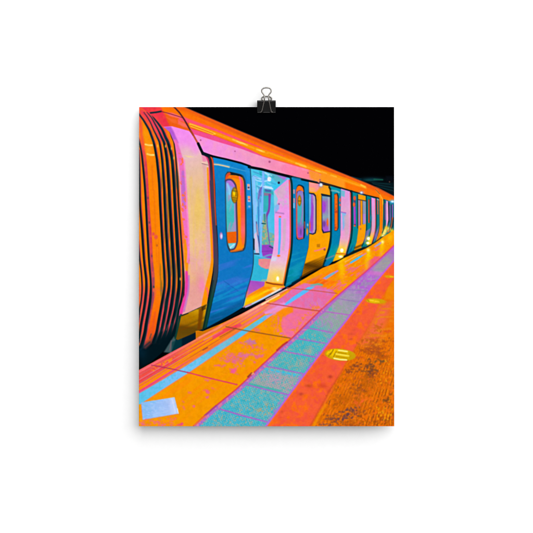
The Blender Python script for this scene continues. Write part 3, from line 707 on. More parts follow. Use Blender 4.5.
    paint(gb, ramp((322, 195), (326, 232), [(0, (90, 180, 180)), (.2, (160, 110, 190)), (.45, (150, 130, 190)), (.6, (140, 170, 180)), (.75, (150, 90, 190)), (1, (176, 80, 206))]))
    paint(within(E(323.6, 207, 2.2, 6, 1), gb), (166, 70, 204)); paint(within(E(327.6, 222.4, 1.0, 3.6, .9), gb), (244, 104, 30))
    paint(within(E(324, 224, 1.4, 3), gb), (110, 60, 150), .8); paint(within(R([(328.6, 198, 1.6), (329, 216, 1.6), (329.3, 230, 1.2)], 1), gb), (170, 180, 180), .8)
    L([(321.6, 194.2), (330.6, 196)], 1.3, (20, 40, 50), .95)
    L([(317.2, 194.5), (318, 200), (318, 232)], .8, (220, 130, 20), .6)
    # lamp over the panel
    paint(G(320.6, 185, 2.6, 2.6), (130, 120, 240), .8); paint(E(321, 184.8, 1.4, 1.6, 1.2), (226, 244, 255))
    # ---------------- third door leaf
    d3 = paint(P([(330.4, 186), (341, 189), (340.6, 209), (340.4, 235), (338.6, 247), (333, 261), (327.4, 266.4), (323.2, 265.8), (326.4, 256), (329.6, 246), (331, 235)]),
               ramp((335, 188), (330, 266), [(0, (8, 150, 170)), (.35, (2, 118, 172)), (.7, (4, 130, 176)), (.85, (0, 152, 160)), (1, (0, 104, 156))]), 1, DOOR3)
    L([(329.2, 187), (330.8, 192), (331, 209), (330.9, 235), (329.8, 246), (326.2, 257), (323.2, 266)], 1.8, (6, 44, 52), .98, .9, True)
    L([(331.4, 190.5), (336, 191), (339, 192.4)], 1.6, (180, 200, 190), .6, 1.2)
    paint(P([(334.2, 194), (337.4, 192.8), (338.6, 196), (338.6, 228), (337, 231), (334.4, 231)]), (24, 44, 50))
    paint(P([(334.4, 194.6), (336.8, 193.6), (337.6, 197), (337.6, 228), (336.6, 230.4), (334.6, 230.4)]), (242, 106, 20))
    speck(P([(334.4, 194.6), (337.6, 194), (337.6, 230), (334.6, 230)]), (180, 60, 40), 2, .5, .7, 111, .8)
    paint(P([(325, 262), (333, 259), (328, 266), (324, 265.6)], 1.2), (4, 110, 170), .7)
    L([(326, 259), (334, 255.6)], 1.5, (200, 130, 160), .5, 1.2)
    # ---------------- second doorway
    o2 = paint(P([(341, 188.6), (350, 191), (350.8, 209), (350.6, 230), (349.4, 240), (346, 254), (344, 258), (332.6, 261.8), (338.6, 247), (340.4, 235), (340.6, 209)]),
               ramp((346, 190), (343, 258), [(0, (228, 150, 222)), (.3, (226, 166, 206)), (.55, (226, 150, 214)), (.72, (236, 170, 200)), (.85, (246, 200, 120)), (1, (252, 176, 10))]), 1, OPEN2)
    paint(P([(340.8, 190), (345, 191), (344.6, 197), (340.8, 196)], 1), (92, 190, 210), .8)
    paint(E(340, 200, .9, 2, .9), (240, 90, 80), .9); paint(E(340, 205, .9, 1.2, .9), (240, 90, 90), .9)
    paint(within(P([(341, 212), (346, 212.6), (346, 224), (342, 232), (341, 230)], 1), o2), (120, 190, 236), .85)
    L([(341, 212), (345.6, 213)], 1.0, (170, 90, 190), .8)
    paint(within(P([(344, 216), (349, 214), (349, 234), (345, 236)], 2), o2), (214, 170, 190), .8)
    L([(341.4, 214), (342, 226), (341.8, 238)], 1.2, (246, 150, 220), .9)
    paint(G(341.6, 250.8, 4, 4), (255, 216, 20), .9); paint(E(341.8, 250.4, 1.7, 2.0, 1), (255, 255, 240))
    L([(336, 253.6), (345.4, 254)], 1.1, (206, 90, 20), .9)
    paint(G(340.5, 257, 4, 2.6), (255, 210, 20), .9); paint(E(340.6, 256.6, 2.0, 1.1, 1), (255, 250, 220))
    L([(350.4, 193), (350.9, 209), (350.6, 232), (349, 242), (345.8, 255)], 1.2, (244, 66, 70), .95, .9, True)
    # ---------------- far cars
    fa = paint(P([(351, 191), (394.5, 202.6), (394.5, 232), (383, 238), (366, 249), (347, 258), (346, 253), (349.4, 241), (351, 230)]), (6, 120, 136), 1, FAR)
    L([(351.6, 191), (352, 209), (351.8, 232), (350.4, 242), (346.6, 254.5)], 1.4, (6, 40, 46), .95, .9, True)
    L([(320, 182), (333, 185.6), (345, 189.2), (355, 192.2), (366, 195.2), (377, 197.8), (385, 201)], 1.3, (8, 24, 32), .95, .9)
    # door 4
    paint(P([(352.4, 192), (358, 193.6), (358, 232), (356, 244), (349.4, 257), (347.4, 256), (351, 242), (352.4, 230)]), (6, 134, 150))
    paint(P([(348, 252), (353, 245), (350, 256), (347, 257)], 1), (2, 96, 160))
    paint(P([(353.4, 197), (355.6, 196), (356, 226), (353.8, 226)]), (80, 60, 110))
    paint(P([(353.6, 207), (355.4, 206), (355.6, 224), (354, 224)]), (176, 66, 196))
    paint(E(354.6, 198.2, 1.2, 2.2, .9), (244, 86, 40)); paint(E(354, 204.6, 1.2, 2.2, .9), (240, 96, 40)); paint(E(354.6, 225.8, .9, .9, .8), (240, 90, 40))
    L([(357.4, 195), (357.8, 228)], 1.0, (6, 40, 52), .8)
    # orange panel far
    paint(P([(358.2, 194), (365.6, 196), (365.8, 228), (364.8, 240), (361.6, 248), (354, 251), (356.6, 242), (358.2, 230)]), (250, 156, 8))
    paint(P([(358.4, 199.6), (360.2, 200), (360.4, 225), (358.4, 226)]), (170, 120, 180)); paint(P([(362.4, 200), (366, 201), (365.8, 224), (362.8, 224.6)]), (140, 150, 180))
    paint(P([(362.8, 214), (365.4, 214), (365.4, 223), (363, 223.6)], .9), (176, 130, 210), .9)
    L([(358.4, 199.6), (366, 201)], .9, (40, 40, 40), .8); L([(360.4, 201), (360.4, 225)], .6, (90, 50, 30), .7); L([(362.4, 201), (362.6, 224)], .6, (90, 60, 40), .7)
    paint(G(361.6, 192.8, 2.2, 1.6), (130, 150, 250), .9); paint(E(361.4, 192.6, 1.0, .9, .9), (220, 240, 255))
    paint(E(360.6, 229, .7, .9, .8), (170, 100, 80), .9)
    L([(355, 248), (363, 244.6)], 2.2, (96, 60, 10), .8, 1.4); L([(357, 243), (363.5, 240)], 1.0, (255, 120, 60), .7, 1)
    # door 5
    paint(P([(366.4, 195.6), (371, 197), (371, 226), (369.6, 236), (363.4, 248), (361, 247), (364.6, 239), (366.4, 228)]), (4, 128, 136))
    L([(366.3, 196), (366.6, 228), (364.8, 239), (362, 246)], .9, (8, 40, 46), .9, .8, True)
    L([(369, 200), (369, 222)], 1.8, (40, 50, 60)); L([(368.8, 200), (368.8, 222.5)], 1.0, (236, 80, 50))
    paint(P([(366, 231), (370.6, 228), (367, 240), (363.6, 243)], 1.2), (150, 110, 190), .7)
    # doorway 3
    paint(P([(371, 197.4), (375.4, 198.6), (375.4, 225), (374.4, 234), (371.4, 244), (367, 245.6), (369.6, 236), (371, 226)]), ramp((372, 198), (370, 245), [(0, (234, 150, 226)), (.5, (214, 160, 204)), (.7, (230, 160, 190)), (.86, (252, 200, 40)), (1, (252, 190, 20))]))
    paint(E(371.4, 218, .8, 3, .9), (110, 190, 240), .8)
    L([(375.3, 199), (375.5, 226), (374.4, 234), (371.6, 243)], .8, (240, 70, 70), .9, .8, True)
    L([(376.2, 198.6), (376.4, 226), (375.2, 235), (372, 244)], .9, (10, 36, 42), .9, .8, True)
    paint(G(368.4, 238.6, 2.6, 2.4), (255, 226, 40)); paint(E(368.4, 238.6, 1.4, 1.5, .9), (255, 255, 246)); paint(G(367.8, 243, 2.4, 1.6), (255, 220, 40)); paint(E(367.8, 243, 1.5, 1.1, .9), (255, 250, 230))
    # door 6 and car end column
    paint(P([(376.8, 198), (379.4, 199), (379.4, 230), (376, 240), (372.8, 243.4), (375.6, 234), (376.8, 226)]), (20, 120, 130))
    paint(P([(375, 234), (379, 226), (377.4, 236), (373.4, 242)], 1), (150, 100, 180), .8)
    L([(377.6, 201), (377.8, 214)], 1.0, (236, 90, 50), .9); L([(377.4, 199.4), (379, 200)], 1.4, (220, 170, 170), .7)
    paint(P([(379.2, 196), (383, 198.6), (383.4, 225), (382, 233), (378.4, 240), (375.8, 241), (378.8, 232), (379.6, 224)]), (252, 142, 6))
    L([(381.2, 199), (381.6, 225), (380, 234), (377, 240)], .7, (220, 80, 30), .8, .8, True)
    L([(379.2, 198), (379.6, 225), (377.6, 236)], .6, (120, 60, 20), .7, .8, True)
    L([(376, 190), (380, 195), (382.6, 200), (383, 204)], 1.2, (255, 190, 60), .7, 1, True); L([(375.6, 189.6), (379.6, 194)], .8, (140, 70, 30), .8)
    # last doors
    paint(P([(383.6, 199), (394.5, 203), (394.5, 232), (386, 236), (379, 240), (382.4, 232)]), (10, 104, 122))
    paint(P([(384.4, 203), (386, 203.6), (386, 220), (384.4, 220)]), (110, 90, 150))
    paint(P([(386, 200.6), (388.2, 201.4), (388.6, 218), (387.4, 228), (384.4, 234), (382.6, 235), (386, 226)]), (236, 160, 212))
    L([(388.4, 202), (388.8, 220), (386.4, 231)], .8, (20, 36, 44), .9)
    paint(P([(389.2, 203), (391, 204), (391, 222), (388, 231), (386, 232), (389, 222)]), (40, 110, 140))
    L([(389.8, 206), (390, 220)], 1.0, (150, 70, 160), .8)
    L([(392.4, 205), (392.2, 218)], 1.2, (160, 90, 190), .9); L([(392.2, 218), (391, 226), (388, 232)], 1.4, (240, 90, 40), .9)
    L([(393.4, 218), (392.6, 226), (390, 231)], 1.0, (20, 24, 30), .8)
    paint(G(392.4, 201.6, 3, 1.8), (90, 190, 255)); paint(E(392.4, 201.6, 1.3, .8, .9), (225, 248, 255))
    for (x, y) in ((384.6, 231), (382.2, 235.6), (392, 231), (386.4, 228)):
        paint(G(x, y, 2, 2.2), (255, 206, 20), .95)
    for (x, y) in ((382.8, 236.2), (382.2, 242)):
        paint(E(x, y, 1.0, 1.1, 1), (255, 250, 200))

    # ---------------- gap under the train
    L([(205, 330), (212, 326.2), (226, 318.6), (241, 310.9), (250, 307.4), (262, 301.4), (274, 295.2), (284, 289.8), (293, 284.8), (301, 280)], 2.6, (3, 16, 24), 1, 1)
    L([(293, 283.6), (300, 279.6)], 3, (3, 30, 46), .9, 1.2)
    L([(322, 267.4), (328, 266.6), (336, 262.4), (345, 257)], 1.2, (20, 24, 26), .95, .9)
    L([(345, 256.6), (349.5, 255), (354, 252), (364, 248.4)], 3.0, (20, 26, 22), .95, 1.2)
    L([(364, 248.6), (374, 243.4), (383, 237)], 1.8, (50, 36, 20), .85, 1)
    for (xx, yy) in ((385, 231), (384, 233.5), (389, 229)):
        paint(G(xx, yy, 1.8, 1.8), (255, 236, 120), .9)
    for xs in ([(352.2, 193), (352.4, 230), (350.6, 243)], [(384, 200), (384, 226), (382, 233)], [(388.8, 203), (389, 222)], [(391.4, 205), (391.4, 222), (389, 230)], [(371, 198), (371.2, 226), (369.6, 236)]):
        L(xs, .7, (10, 34, 42), .75, .8, True)
    L([(300.6, 277.4), (310, 271.8), (322, 266.8)], 1.6, (60, 34, 8), .8, 1.4)

    # ---------------- platform
    edge = [(139, 370), (148, 365), (168, 354), (189, 342.8), (196, 339), (195.9, 331), (198, 330.6), (203, 331.2), (218, 325), (241, 314.3), (267, 300.2), (293, 286), (301, 280.6), (322.4, 268), (335, 263.4), (345, 257.6), (366, 248.6), (374, 243.6), (383, 237), (390, 232.5), (394.5, 230)]
    pl = paint(P(edge + [(394.5, 430), (139, 430)]), (248, 154, 0), 1, PLAT)
    speck(pl, (236, 146, 4), 3, .45, .75, 121, .6)
    speck(pl, (255, 138, 10), 3, .55, .75, 122, .5, lambda x, y: floor_n(x, y, 40, 900, 122))
    # block at the platform edge
    paint(P([(196, 331), (203, 331.4), (218, 325), (221, 327), (205, 337), (196, 339.4)], 1), (206, 112, 6), .95)
    # striped edge: lines fanning to the vanishing point
    stripes = [(0.0, 1.6, (240, 80, 130)), (1.6, 3.0, (250, 106, 130)), (3.0, 5.2, (235, 72, 90)), (5.2, 6.3, (214, 70, 110)), (6.3, 9.4, (238, 66, 66)), (9.4, 10.6, (226, 96, 150)),
               (10.6, 13.6, (236, 58, 76)), (13.6, 14.6, (206, 86, 140)), (14.6, 16.2, (250, 140, 10)), (16.2, 17.2, (226, 74, 60)), (17.2, 20.5, (252, 140, 10)), (20.5, 23.2, (236, 70, 130))]

    def fan(x, dy):                        # height of a line that starts dy pixels under the edge at x=139
        b = 370 + dy
        return b + (VP[1] + 1 - b) * (x - 139) / (VP[0] - 139)
    for a, b, c in stripes:
        m = P([(139, 370 + a), (300, fan(300, a)), (300, fan(300, b)), (139, 370 + b)], .8)
        paint(within(m, pl), c, .95)
    # toward the right the stripes turn orange
    strip_all = within(P([(139, 368), (300, fan(300, -2)), (300, fan(300, 23)), (139, 393)], 1), pl)
    for a, b, c in [(0, 3, (252, 130, 80)), (3, 5, (236, 120, 60)), (5, 8, (254, 150, 6)), (8, 9.4, (230, 90, 70)), (9.4, 12.5, (254, 148, 4)), (12.5, 13.6, (216, 86, 60)), (13.6, 18, (253, 150, 2)), (18, 19.5, (206, 92, 50)), (19.5, 23, (252, 140, 10))]:
        m = P([(168, fan(168, a)), (300, fan(300, a)), (300, fan(300, b)), (168, fan(168, b))], .8)
        s, cv = within(m, strip_all)
        paint((s, cv * np.clip((X[s] - 172 - (Y[s] - 350) * .2) / 22, 0, 1)), c, .85)
    # pink/white stripes near the first doorway
    for a, b, c in [(0, 2.5, (255, 150, 150)), (2.5, 5.5, (250, 190, 170)), (5.5, 8, (236, 120, 170)), (8, 11, (255, 150, 120)), (11, 14, (240, 120, 160)), (14, 18, (255, 140, 60)), (18, 23, (240, 110, 160))]:
        m = P([(200, fan(200, a)), (300, fan(300, a)), (300, fan(300, b)), (200, fan(200, b))], .8)
        s, cv = within(m, strip_all)
        paint((s, cv * np.exp(-((X[s] - 256) / 17) ** 2)), c, .8)
    L([(199, 337.5), (206, 333.8), (216, 329.6), (222, 326)], 1.1, (248, 160, 120), .7, 1)
    L([(204, 340), (212, 336), (224, 329.6)], 1.0, (240, 160, 160), .7, 1)
    L([(262, 304.5), (270, 300), (279, 295)], 1.4, (255, 235, 180), .9, 1.1); L([(266, 299.6), (276, 294.6), (287, 289)], 1.1, (250, 200, 190), .9, 1)
    L([(270, 301.5), (280, 297.4), (288, 292)], 2.0, (255, 180, 10), .9, 1.2)
    L([(214, 337), (222, 332.6), (229, 329), (240, 325)], 3.0, (240, 60, 110), .85, 1.8)
    L([(224, 330), (232, 328), (236, 327)], 2.6, (246, 70, 80), .9, 1.4)
    L([(220, 337), (228, 332.6), (236, 328)], .8, (150, 60, 50), .8, .9); L([(203, 350), (207.5, 347.5)], 1.0, (140, 60, 60), .8, .9)
    speck(within(P([(139, 370), (190, 343), (190, 362), (139, 390)], 1), pl), (252, 120, 120), 2, .55, .7, 131, .5, lambda x, y: floor_n(x, y, 260, 120, 131))
    speck(within(P([(150, 368), (175, 356), (175, 360), (152, 372)], 1), pl), (252, 150, 20), 2, .5, .65, 132, .8)
    # grey line 1 px at the very edge near the bellows
    # ---- pink zones of the paving
    z3 = P([(286, 315), (293, 307.5), (319.3, 311), (293, 337), (288.8, 338), (283, 333), (281, 322)], 3)
    paint(within(z3, pl), (238, 108, 166), .95)
    speck(within(P([(270, 310), (296, 304), (296, 340), (276, 338)], 4), pl), (240, 106, 160), 2.4, .5, .68, 141, .7)
    z4 = P([(270, 306), (293, 288.6), (304, 283), (322, 285.6), (332, 289.5), (336, 293.5), (320, 310.5), (293, 307)], 1.6)
    paint(within(z4, pl), (234, 106, 172), .95)
    speck(within(z4, pl), (214, 120, 190), 3, .42, .7, 142, .7)
    speck(within(z3, pl), (250, 118, 136), 3, .42, .72, 143, .7)
    speck(within(P([(314, 300), (322, 306), (318, 311), (293, 337), (290, 330)], 2), pl), (250, 140, 40), 2.5, .55, .7, 144, .7)
    z4b = P([(262, 312), (272, 302.4), (284, 302.5), (281, 310), (274, 316)], 2)
    paint(within(z4b, pl), (236, 130, 180), .7)
    paint(within(P([(268, 313), (284, 304.6), (290, 305.6), (276, 314)], 2), pl), (240, 150, 220), .7)
    paint(within(P([(276, 313), (284, 308), (293, 307.6), (293, 312), (280, 318)], 1.6), pl), (252, 140, 10), .9)
    # panel 5: red and orange
    paint(within(P([(306, 282.4), (314, 278), (322, 279.5), (336, 281.6), (332, 285.4), (318, 284.6)], 1.4), pl), (246, 100, 22), .95)
    paint(within(P([(324, 285), (336, 283), (346, 281), (345, 289), (338, 293)], 1.6), pl), (252, 152, 0), .95)
    speck(within(P([(300, 285), (345, 270), (366, 262), (372, 268), (345, 289), (330, 292)], 2), pl), (240, 106, 140), 4, .55, .63, 151, .85, lambda x, y: floor_n(x, y, 20, 1400, 151))
    paint(within(P([(346, 266), (360, 268), (358, 272), (347, 271)], 2), pl), (238, 104, 130), .7)
    paint(within(P([(306, 281), (322, 274), (322, 276.5), (308, 283)], 1.4), pl), (234, 120, 90), .7)
    speck(within(P([(301, 280), (383, 238), (394, 240), (394, 246), (350, 284), (330, 290)], 2), pl), (255, 130, 10), 4, .5, .64, 152, .8, lambda x, y: floor_n(x, y, 30, 700, 152))
    speck(within(P([(366, 262), (384, 250), (380, 258), (368, 270)], 2), pl), (240, 90, 130), 3, .42, .52, 153, .9)
    speck(within(P([(368, 254), (382, 244), (378, 252), (370, 258)], 2), pl), (240, 100, 120), 3, .45, .55, 154, .8)
    # yellow reflections
    for (x, y, rx, ry, a) in ((368.5, 254, 2.4, 6, .95), (367, 264, 2.4, 8, .6), (382, 243, 2, 5, .95), (381.5, 252, 2.5, 7, .6), (341.5, 266, 3, 6, .75), (342, 274, 3, 8, .4), (340, 259, 6, 2.4, .9), (390, 238, 3, 4, .6)):
        paint(within(G(x, y, rx, ry), pl), (250, 205, 4), a)
    speck(within(P([(336, 258), (394, 232), (394, 240), (344, 280)], 3), pl), (255, 206, 40), 1.6, .66, .85, 155, .4)
    for (x, y) in ((368.2, 250), (382.4, 242)):
        paint(within(G(x, y, 1.6, 1.6), pl), (255, 246, 170), .9)
    # pink-white line beside the painted line
    L([(345, 266), (352, 262.6), (358, 259)], 1.2, (244, 130, 170), .8, 1)
    L([(345, 262), (356, 256), (362, 253)], 1.0, (252, 190, 120), .7, 1)
    # ---- painted light blue line
    bl = P([(139, 393.4), (162, 380), (185.8, 366), (215, 347), (241, 330.8), (264.5, 315.6), (275, 313), (258, 325), (241, 336.9), (199.7, 365), (189, 372.3), (160, 391), (144.8, 401), (141, 404), (139, 404)])
    paint(within(bl, pl), ramp((139, 400), (272, 316), [(0, (90, 196, 236)), (.25, (124, 192, 248)), (.42, (118, 196, 244)), (.55, (110, 190, 220)), (.68, (128, 186, 206)), (.78, (84, 192, 246)), (.85, (120, 184, 190)), (.93, (90, 196, 240)), (1, (220, 140, 230))]), 1, BLUE)
    speck(within(bl, pl), (84, 192, 226), 2.5, .5, .7, 161, .6)
    L([(139, 393), (162, 379.6), (185.8, 365.4), (215, 346.6), (241, 330.4)], .9, (226, 96, 170), .7, .9)
    L([(144.8, 401.8), (160, 391.6), (189, 373), (199.7, 365.6), (241, 337.4), (258, 325.6)], .9, (240, 120, 110), .7, .9)
    b2 = P([(283, 305), (293, 296.8), (308, 287), (315, 286.6), (305, 293.6), (293, 301.2), (286, 305.4)], .9)
    paint(b2, (92, 188, 250), 1, BLUE)
    L([(311, 285.6), (318, 284), (322, 285)], 1.8, (80, 190, 190), .8, 1.2)
    L([(266, 313), (274, 309), (284, 303.6)], 2.6, (232, 150, 232), .8, 1.6)
    b3 = P([(322.6, 278.4), (330, 273.6), (337.6, 270), (338.6, 271), (332, 275.6), (326, 279.6)], .9)
    paint(b3, (196, 130, 220), 1, BLUE); L([(326, 277.6), (334, 273)], 1.6, (100, 190, 180), .9, 1)
    b4 = P([(349.6, 262.6), (356, 258), (362.6, 254.6), (364, 255), (358, 259.4), (351, 263.4)], .9)
    paint(b4, (70, 190, 250), 1, BLUE); L([(362, 255.4), (366, 253.4)], 1.2, (220, 130, 200), .8, 1)
    L([(375, 246.6), (380.4, 243)], 1.8, (200, 140, 200), .95, 1); L([(377, 245.6), (379.6, 243.8)], 1.0, (120, 190, 220), .9, .9)
    # ---- pale rectangle
    pp = paint(P([(141.3, 402.2), (174.8, 396.9), (178.7, 413.3), (142.9, 419.5)]), ramp((142, 410), (177, 405), [(0, (136, 188, 244)), (.4, (152, 192, 246)), (.75, (168, 196, 246)), (.92, (196, 210, 248)), (1, (176, 200, 246))]), 1, PATCH)
    speck(pp, (176, 206, 250), 3, .5, .72, 171, .5, lambda x, y: vnoise((x + y * .3) / 3, (y - x * .16) / 1.1, 171))
    speck(within(P([(144, 402), (156, 400), (158, 410), (144, 412)], 3), pp), (120, 190, 236), 3, .5, .7, 172, .5)
    L([(172, 399), (174.2, 406), (175.6, 412)], 1.2, (212, 220, 250), .7, 1.2, True)
    L([(177.6, 408.6), (178.4, 413)], .9, (225, 235, 252), .9, .9)
    L([(141.3, 402.8), (143, 419.6), (178.7, 413.6)], .7, (200, 130, 170), .5, .9)
    # ---- pink marks on the orange paving
    rs = np.random.RandomState(9)

    def blot(cx, cy, sx, sy, n, col, r0=.5, r1=1.3):
        for _ in range(n):
            x = cx + rs.randn() * sx; y = cy + rs.randn() * sy
            paint(within(E(x, y, r0 + rs.rand() * (r1 - r0), (r0 + rs.rand() * (r1 - r0)) * .7, 1.5, rs.rand() - .5), pl), col, .7)
    PK = (238, 104, 140)
    blot(231, 357, 5, 3, 46, PK); blot(238, 359, 4, 3, 34, (226, 104, 170)); blot(226, 361, 5, 2, 16, PK)
    blot(250, 342, 2.6, 1.0, 26, (196, 116, 176), .6, 1.6); blot(243, 342, 2, 1, 5, PK)
    blot(256, 348, 5, 2.2, 26, PK); blot(250, 355, 6, 1.2, 24, (226, 110, 160)); blot(243, 355.4, 3, .8, 14, (226, 110, 170)); blot(258, 357, 3, 2, 14, PK); blot(246, 362, 5, 2, 8, PK)
    blot(233.5, 371, 1.6, 1.5, 24, (240, 90, 150), .6, 1.4); blot(221, 366, 4, 1, 10, PK)
    blot(207, 391.6, 1.2, .8, 12, (240, 90, 140)); blot(207.4, 396.6, .6, .5, 5, PK); blot(193.6, 405.6, .6, .6, 4, PK); blot(190.4, 392.6, .8, .5, 3, PK); blot(208, 380, 1.4, .5, 5, PK); blot(213, 388, 1.4, .6, 3, (250, 120, 90))
    blot(183, 405, 1.2, 2, 7, PK, .4, .9)
    blot(155, 422, 8, 2.2, 42, PK, .4, .9); blot(172, 419, 2, 1.2, 9, PK, .4, 1.0); blot(180.5, 424.6, 1.2, .6, 8, (236, 70, 140)); blot(143, 424, 2.5, 1.4, 14, PK); blot(165, 424, 4, 1, 12, PK, .4, .9)
    blot(276, 340, 6, 3, 5, PK, .4, .9); blot(281, 333.6, .8, .6, 6, (226, 110, 170)); blot(257, 330, 2, 1.6, 12, PK, .4, 1.0); blot(272, 324, 4, 2, 6, PK, .4, .9); blot(286, 325, 2, 2, 12, (240, 110, 150))
    # ---- joints across the paving
    L([(151.6, 365), (162, 366.8), (173, 369), (187.7, 372.3)], 1.0, (176, 50, 90), .9, .9)
    L([(187.7, 372.2), (205, 376.8), (220, 380.4), (237, 384.4)], 1.3, (222, 62, 100), .95, .9)
    L([(226, 326.6), (241, 329.7), (265, 333.8), (290, 338)], 1.0, (140, 80, 40), .9, .9)
    L([(267, 303.2), (280, 305), (293, 307), (306, 309.2), (320, 311)], 1.0, (190, 66, 70), .9, .9)
    L([(287, 287.6), (293, 288.4), (315, 290.6), (337, 293.4)], .9, (200, 84, 60), .85, .9)
    # ---- tactile strip
    lft = [(193.9, 425.6), (205, 415.4), (218.3, 403.7), (235.8, 389.6), (241, 384.8), (260.5, 366.4), (276, 352), (293, 337.2), (322.3, 308.5), (345, 289), (365.5, 271.6), (384, 254.6), (394.5, 244.6)]
    rgt = [(394.5, 261), (372.3, 287), (345, 323.4), (332, 339.2), (293, 391), (267, 426)]
    tc = P(lft + rgt + [(260, 430), (190, 430)])
    paint(tc, ramp((240, 425), (394, 252), [(0, (64, 184, 212)), (.14, (72, 184, 202)), (.25, (96, 180, 190)), (.34, (74, 182, 192)), (.46, (70, 182, 196)), (.52, (80, 180, 188)), (.58, (144, 166, 164)), (.66, (152, 164, 160)), (.74, (164, 146, 184)), (.79, (180, 100, 206)), (.86, (182, 104, 206)), (.9, (166, 150, 168)), (.95, (160, 158, 156)), (1, (176, 110, 200))]), 1, TACT)
    # rows
    paint(within(P([(247, 384), (266, 367.5), (304, 375), (289, 393.6)], 2), tc), (172, 166, 164), .85)
    paint(within(P([(258, 372), (266, 368.4), (303, 375), (301, 377.5)], 1.6), tc), (70, 190, 224), .8)
    paint(within(G(275, 379, 7, 5), tc), (206, 140, 190), .7)
    paint(within(G(297, 364, 6, 4), tc), (172, 170, 150), .4)
    speck(within(P([(190, 428), (247, 384.5), (290, 394), (267, 428)], 1), tc), (150, 176, 170), 1.5, .5, .66, 181, .7)
    speck(within(P([(190, 428), (247, 384.5), (290, 394), (267, 428)], 1), tc), (196, 164, 130), 1.3, .66, .8, 182, .7)
    speck(within(P([(190, 428), (247, 384.5), (290, 394), (267, 428)], 1), tc), (40, 172, 190), 1.6, .55, .74, 183, .6)
    speck(within(P([(255, 410), (270, 402), (276, 410), (262, 417)], 3), tc), (190, 160, 120), 1.5, .5, .62, 193, .8)
    speck(within(P([(247, 384), (300, 330), (330, 334), (289, 393)], 1), tc), (150, 170, 160), 1.5, .46, .66, 184, .75)
    speck(within(P([(247, 384), (300, 330), (330, 334), (289, 393)], 1), tc), (44, 186, 196), 1.5, .55, .74, 185, .7)
    speck(within(P([(252, 384), (266, 369), (302, 376), (289, 393)], 2), tc), (196, 150, 176), 1.5, .45, .7, 186, .6)
    speck(within(P([(305, 327), (324, 311), (345, 314), (345, 323), (332, 335)], 2), tc), (170, 140, 190), 1.8, .5, .68, 187, .8)
    speck(within(P([(304, 330), (318, 316), (322, 318), (312, 330)], 3), tc), (70, 190, 186), 2, .45, .6, 188, .9)
    paint(within(G(330, 309, 3, 1.8), tc), (70, 190, 186), .7); paint(within(G(354.6, 304.4, 1.6, 1.2), tc), (70, 186, 176), .85)
    paint(within(G(309, 351, 4, 3), tc), (180, 170, 150), .7); paint(within(G(302, 364, 3, 4), tc), (176, 164, 160), .6)
    speck(within(P([(322, 310), (366, 270), (384, 272), (345, 320)], 1), tc), (176, 150, 190), 1.8, .52, .66, 189, .7)
    speck(within(P([(345, 300), (384, 260), (394, 262), (372, 288), (350, 312)], 1), tc), (150, 150, 170), 3, .5, .66, 190, .6, lambda x, y: vnoise((x - y * .3) / 9, (y + x * .12) / 1.1, 190))
    paint(within(P([(366, 270.5), (386, 272.5), (384, 276), (362, 274)], 1.6), tc), (214, 110, 206), .7)
    s, c = tc
    wx = 1.6 * (vnoise(X[s] / 3.1, Y[s] / 3.1, 222) - .5); wy = 1.6 * (vnoise(X[s] / 3.3, Y[s] / 2.9, 223) - .5)
    hatch = np.cos(wx + (X[s] * .9 + Y[s] * .35) * 2 * math.pi / 2.5) * np.cos(wy + (Y[s] * .95 - X[s] * .3) * 2 * math.pi / 2.7)
    hn = iso(X[s], Y[s], 2.2, 221)
    hatch = hatch * (.2 + 1.3 * hn) + .8 * (hn - .5)
    paint((s, c * np.clip(hatch, 0, 1) * np.clip((Y[s] - 300) / 60, 0, 1)), (172, 182, 166), .5)
    paint((s, c * np.clip(-hatch, 0, 1) * np.clip((Y[s] - 300) / 60, 0, 1)), (36, 160, 182), .4)
    for k in range(7):
        paint(within(E(266.5 + k * 5.6, 368.8 + k * 1.15, 1.9, .9, 1, .2), tc), (50, 194, 236), .8)
    # joints of the tactile tiles
    PU = (186, 88, 204)
    for a, wd in (([(219, 408.6), (230, 411.6), (241, 415), (267, 421.6)], 1.5), ([(246.9, 384.4), (265, 389), (288.5, 394.6)], 1.5), ([(266, 366), (280, 368.6), (304.7, 374)], 1.2), ([(282, 350.4), (293, 353), (318.4, 357.6)], 1.2),
                  ([(296, 338.4), (310, 340.6), (326, 343.4)], 1.1), ([(305.7, 327.5), (318, 329.8), (333, 332.6)], 1.1), ([(323, 311.2), (334, 312.8), (351.5, 315.2)], 1.0), ([(338, 298.6), (350, 300.6), (362, 302)], .8), ([(348, 289.6), (370, 291)], .7)):
        L(a, wd, PU if wd > .9 else (150, 110, 190), .8, 1.1)
    L([(250, 383.6), (262, 386.6), (280, 390.6)], 2.0, (60, 178, 170), .8, 1.4)
    # borders
    paint(within(R([(x + 2.6, y + .8, 3.2) for x, y in lft[:9]] + [(x + 1.6, y + .4, 2.0) for x, y in lft[9:]], 1.6), tc), (184, 96, 204), .85)
    speck(within(R([(x + 2.4, y + .8, 3.6) for x, y in lft[:9]], 1.6), tc), (226, 130, 160), 1.6, .52, .66, 191, .8)
    L([(x + .3, y) for x, y in lft], 1.3, (226, 60, 122), .9, .9)
    L([(x - .5, y) for x, y in lft[:9]], .7, (206, 52, 70), .7, .9)
    L([(277, 350), (283, 344.6), (287, 342)], 1.6, (170, 40, 60), .8, 1); L([(248, 376.6), (251.6, 373)], 1.6, (130, 40, 60), .8, 1); L([(252, 374), (253.4, 373)], 1.3, (250, 190, 120), .8, 1)
    L([(205, 415), (212, 409), (216, 405.6)], 1.6, (150, 60, 150), .7, 1.2)
    L([(194.6, 425), (203, 418), (206, 415.6)], 1.4, (246, 120, 60), .8, 1)
    L([(x - 1.0, y) for x, y in rgt], 2.0, (196, 92, 222), .9, 1.2)
    speck(within(R([(x - 3, y - .5, 4) for x, y in rgt[3:]], 1.8), tc), (170, 120, 200), 1.8, .45, .65, 192, .8)
